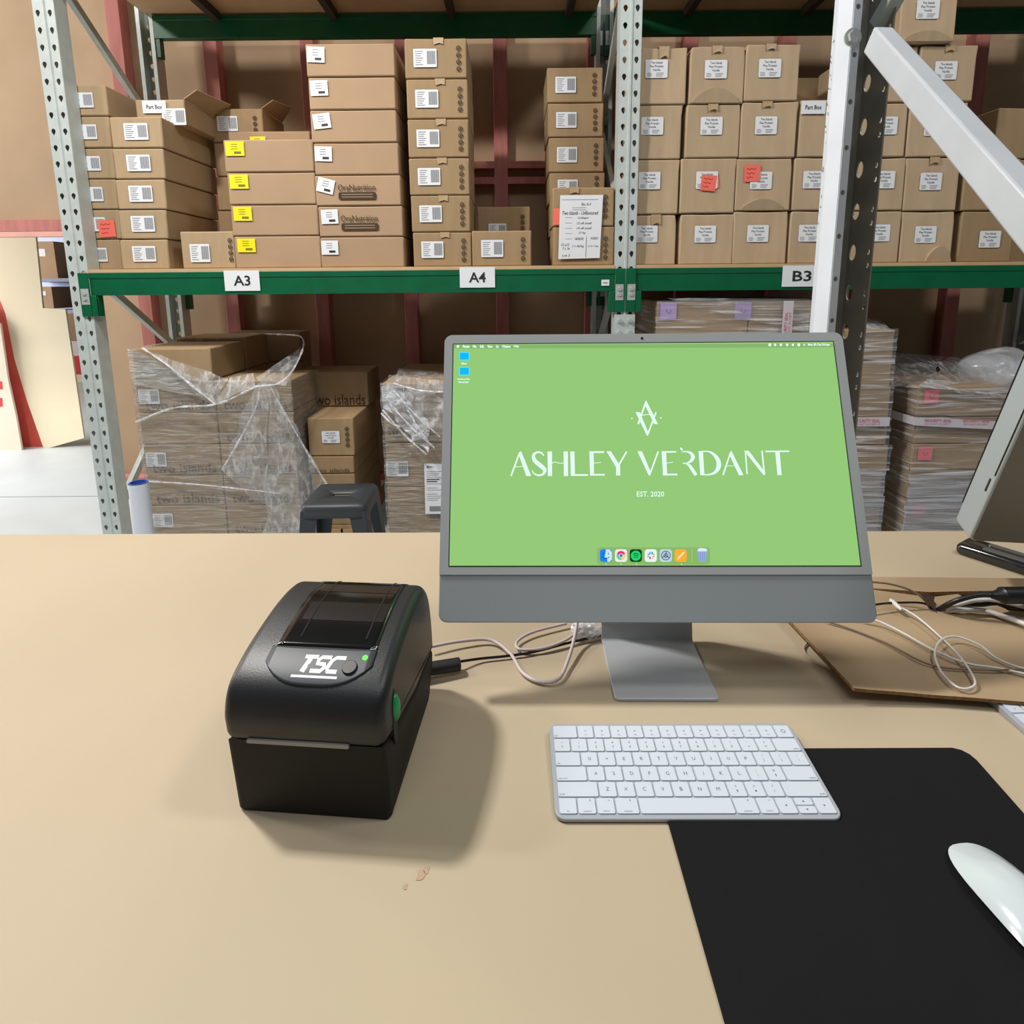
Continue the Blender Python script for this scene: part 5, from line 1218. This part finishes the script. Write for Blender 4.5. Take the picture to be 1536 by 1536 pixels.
def lerp3(P, u): return P[0]*(1-u*2)+P[1]*u*2 if u < .5 else P[1]*(2-u*2)+P[2]*(u*2-1)
vs = []
for lay in (0, 1):
    for j in range(ny+1):
        for i in range(nx+1):
            u, v = i/nx, j/ny; p = lerp3(FLp, u)*(1-v)+lerp3(BKp, u)*v
            p.z += .0015*noise.noise(V((u*3, v*3, 1))) - lay*.0045
            vs.append(p)
N0 = (nx+1)*(ny+1); fs = []; 
m.add(vs, [(l*N0+j*(nx+1)+i, l*N0+j*(nx+1)+i+1, l*N0+(j+1)*(nx+1)+i+1, l*N0+(j+1)*(nx+1)+i) for l in (0, 1) for j in range(ny) for i in range(nx)], 0)
m.add(vs, [(i, i+1, N0+i+1, N0+i) for i in range(nx)]+[(j*(nx+1), (j+1)*(nx+1), N0+(j+1)*(nx+1), N0+j*(nx+1)) for j in range(ny)], 1)
o = m.build('cardboard_sheet', [c1, cedge], fix=True); tag(o, 'flat corrugated cardboard sheet with cut edge lying right of the stand', 'cardboard')
# thicker flap behind, with the torn gap
sheet('cardboard_flap', 'pale cardboard layer behind the torn gap at right of computer', [(1300, 882, .017), (1395, 888, .024), (1440, 887, .025), (1600, 884, .025), (1600, 868, .025), (1302, 865, .02)], 0, thick=.006)
m = MB(); a = aZ(1402, 894, .027); b = aZ(1448, 892, .027)
tp = [aZ(1402, 895, .026), aZ(1436, 891, .026), aZ(1458, 900, .024), aZ(1418, 914, .022)]
m.add(tp+[V((p.x, p.y, .0175)) for p in tp], [(0, 1, 2, 3), (7, 6, 5, 4), (0, 4, 5, 1), (1, 5, 6, 2), (2, 6, 7, 3), (3, 7, 4, 0)])
tag(m.build('cardboard_block', c1), 'small folded cardboard tab beside the dark gap and cables', 'cardboard')
m = MB(); tp = [aZ(x, y, .0185) for x, y in ((1380, 890), (1405, 892), (1400, 897), (1404, 917), (1398, 912), (1385, 899))]  # dark sheet laid on top, colour stands for shade inside the tear
m.poly(tp); m.poly([p-V((0, 0, .001)) for p in tp]); tag(m.build('torn_gap_shade', mat('gap_shade', srgb(50, 34, 20), .9)), 'dark patch for the shade of a torn cardboard slot beside the cables', 'cardboard')

# ------------------------------------------------------------------ second monitor seen from its back left edge
mon = thing('grey_monitor', 'grey computer monitor seen from behind at the right edge', 'monitor', (.95, .95, 0))
P0 = aY(1452, 812, .875)
wx = V((math.cos(math.radians(-9)), math.sin(math.radians(-9)), 0)); nb = V((math.sin(math.radians(-9)), -math.cos(math.radians(-9)), 0))  # back normal, towards the viewer
lean = math.radians(20); mu = math.cos(lean)*V((0, 0, 1))+math.sin(lean)*nb; mn = math.cos(lean)*nb-math.sin(lean)*V((0, 0, 1))
FM = lambda a, b, c: P0+a*wx+b*mu+c*mn-V(mon.location)
mgr = mat('warm_grey_aluminium', srgb(128, 127, 120), .42, metal=.1, bump=.02, b_scale=300); mlt = mat('pale_side_aluminium', srgb(172, 182, 185), .4, metal=.2)
m = MB(); m.prism(rrect(0, 0, .545, .36, .012, 6), -.045, 0, 0, FM); m.build('body', mlt, mon, bevel=.004, seg=3, smooth=40)
m = MB(); m.prism(rrect(.0035, .0035, .5415, .3565, .010, 6), -.0005, .0008, 0, FM); m.build('back_cover', mgr, mon, smooth=40)
m = MB(); m.prism(rrect(.001, .036, .544, .359, .009, 4), -.0468, -.0445, 0, FM); m.build('screen_glass', blk, mon)
m = MB(); m.box(-.0010, .002, .098, .122, -.0105, -.0075, 0, lambda a, b, c: FM(a, b, c)); m.build('port_slot', ink, mon)
m = MB(); m.box(-.0010, .002, .132, .30, -.0045, -.0030, 0, lambda a, b, c: FM(a, b, c)); m.build('edge_seam', ink, mon)
m = MB(); m.prism(rrect(.205, -.0, .34, .15, .006, 3), .0008, .006, 0, FM); m.build('stand_mount', mgr, mon)
fx = P0+.27*wx+.03*nb; ft = V((fx.x, fx.y, 0))
m = MB(); a = P0+.27*wx+.08*mu+.008*mn; b = V((a.x, a.y+.02, .006)); m.bar(a-V(mon.location), b-V(mon.location), .13, .006, 0, up=V((0, 1, 0))); m.build('stand_neck', mgr, mon)
m = MB(); m.box(b.x-.07, b.x+.07, b.y-.02, b.y+.14, 0, .006, 0, lambda x, y, z: V((x, y, z))-V(mon.location)); m.build('stand_foot', mgr, mon)
# black glossy device under it
A = aZ(1450, 818, .012); B = aZ(1536, 845, .012); d = (B-A).normalized(); L_ = .20
dv = thing('handheld_device', 'glossy black handheld device with silver panels under grey monitor', 'device', (A.x, A.y, 0), math.atan2(d.y, d.x))
gb = mat('gloss_black_plastic', (.012, .012, .013), .15, coat=.5); gs = mat('silver_gloss_panel', srgb(150, 155, 160), .15, metal=.8)
m = MB(); rounded(m, [(y, z) for y, z in rrect(-.03, 0, .03, .022, .008, 3)], -.008, L_, .008, 4); m.build('body', gb, dv, smooth=45)
for a0, b0 in ((-.022, -.006), (.006, .02)):
    m = MB(); m.prism(rrect(.03, a0, L_*.8, b0, .004, 3), .0222, .0232, 0, FX); m.build('silver_panel', gs, dv)
# second keyboard under the cardboard at the right edge
k2 = copy_tree(kbd); k2.location = (.5865+W_/2, .590, 0); k2.rotation_euler = (0, 0, .02)
k2['label'] = 'second white keyboard peeking from under the cardboard at right edge'

# small stains on the table
stn = mat('brown_scuff', srgb(176, 148, 122), .7)
tb = [o for o in D.objects if o.name == 'work_table'][0]
for (x, y, l) in ((630, 1312, .010), (640, 1305, .007), (608, 1330, .005), (690, 975, .004)):
    p = aZ(x, y, .0004); m = MB(); m.poly([p+V((l*.5*math.cos(a)*(.7+.3*math.sin(3*a+x)), l*.8*math.sin(a)*(.8+.2*math.cos(2*a)), 0)) for a in [6.283*i/14 for i in range(14)]])
    o = m.build('scuff_mark', stn, tb, fix=False); o.location = -V((0, .6, FLOOR))
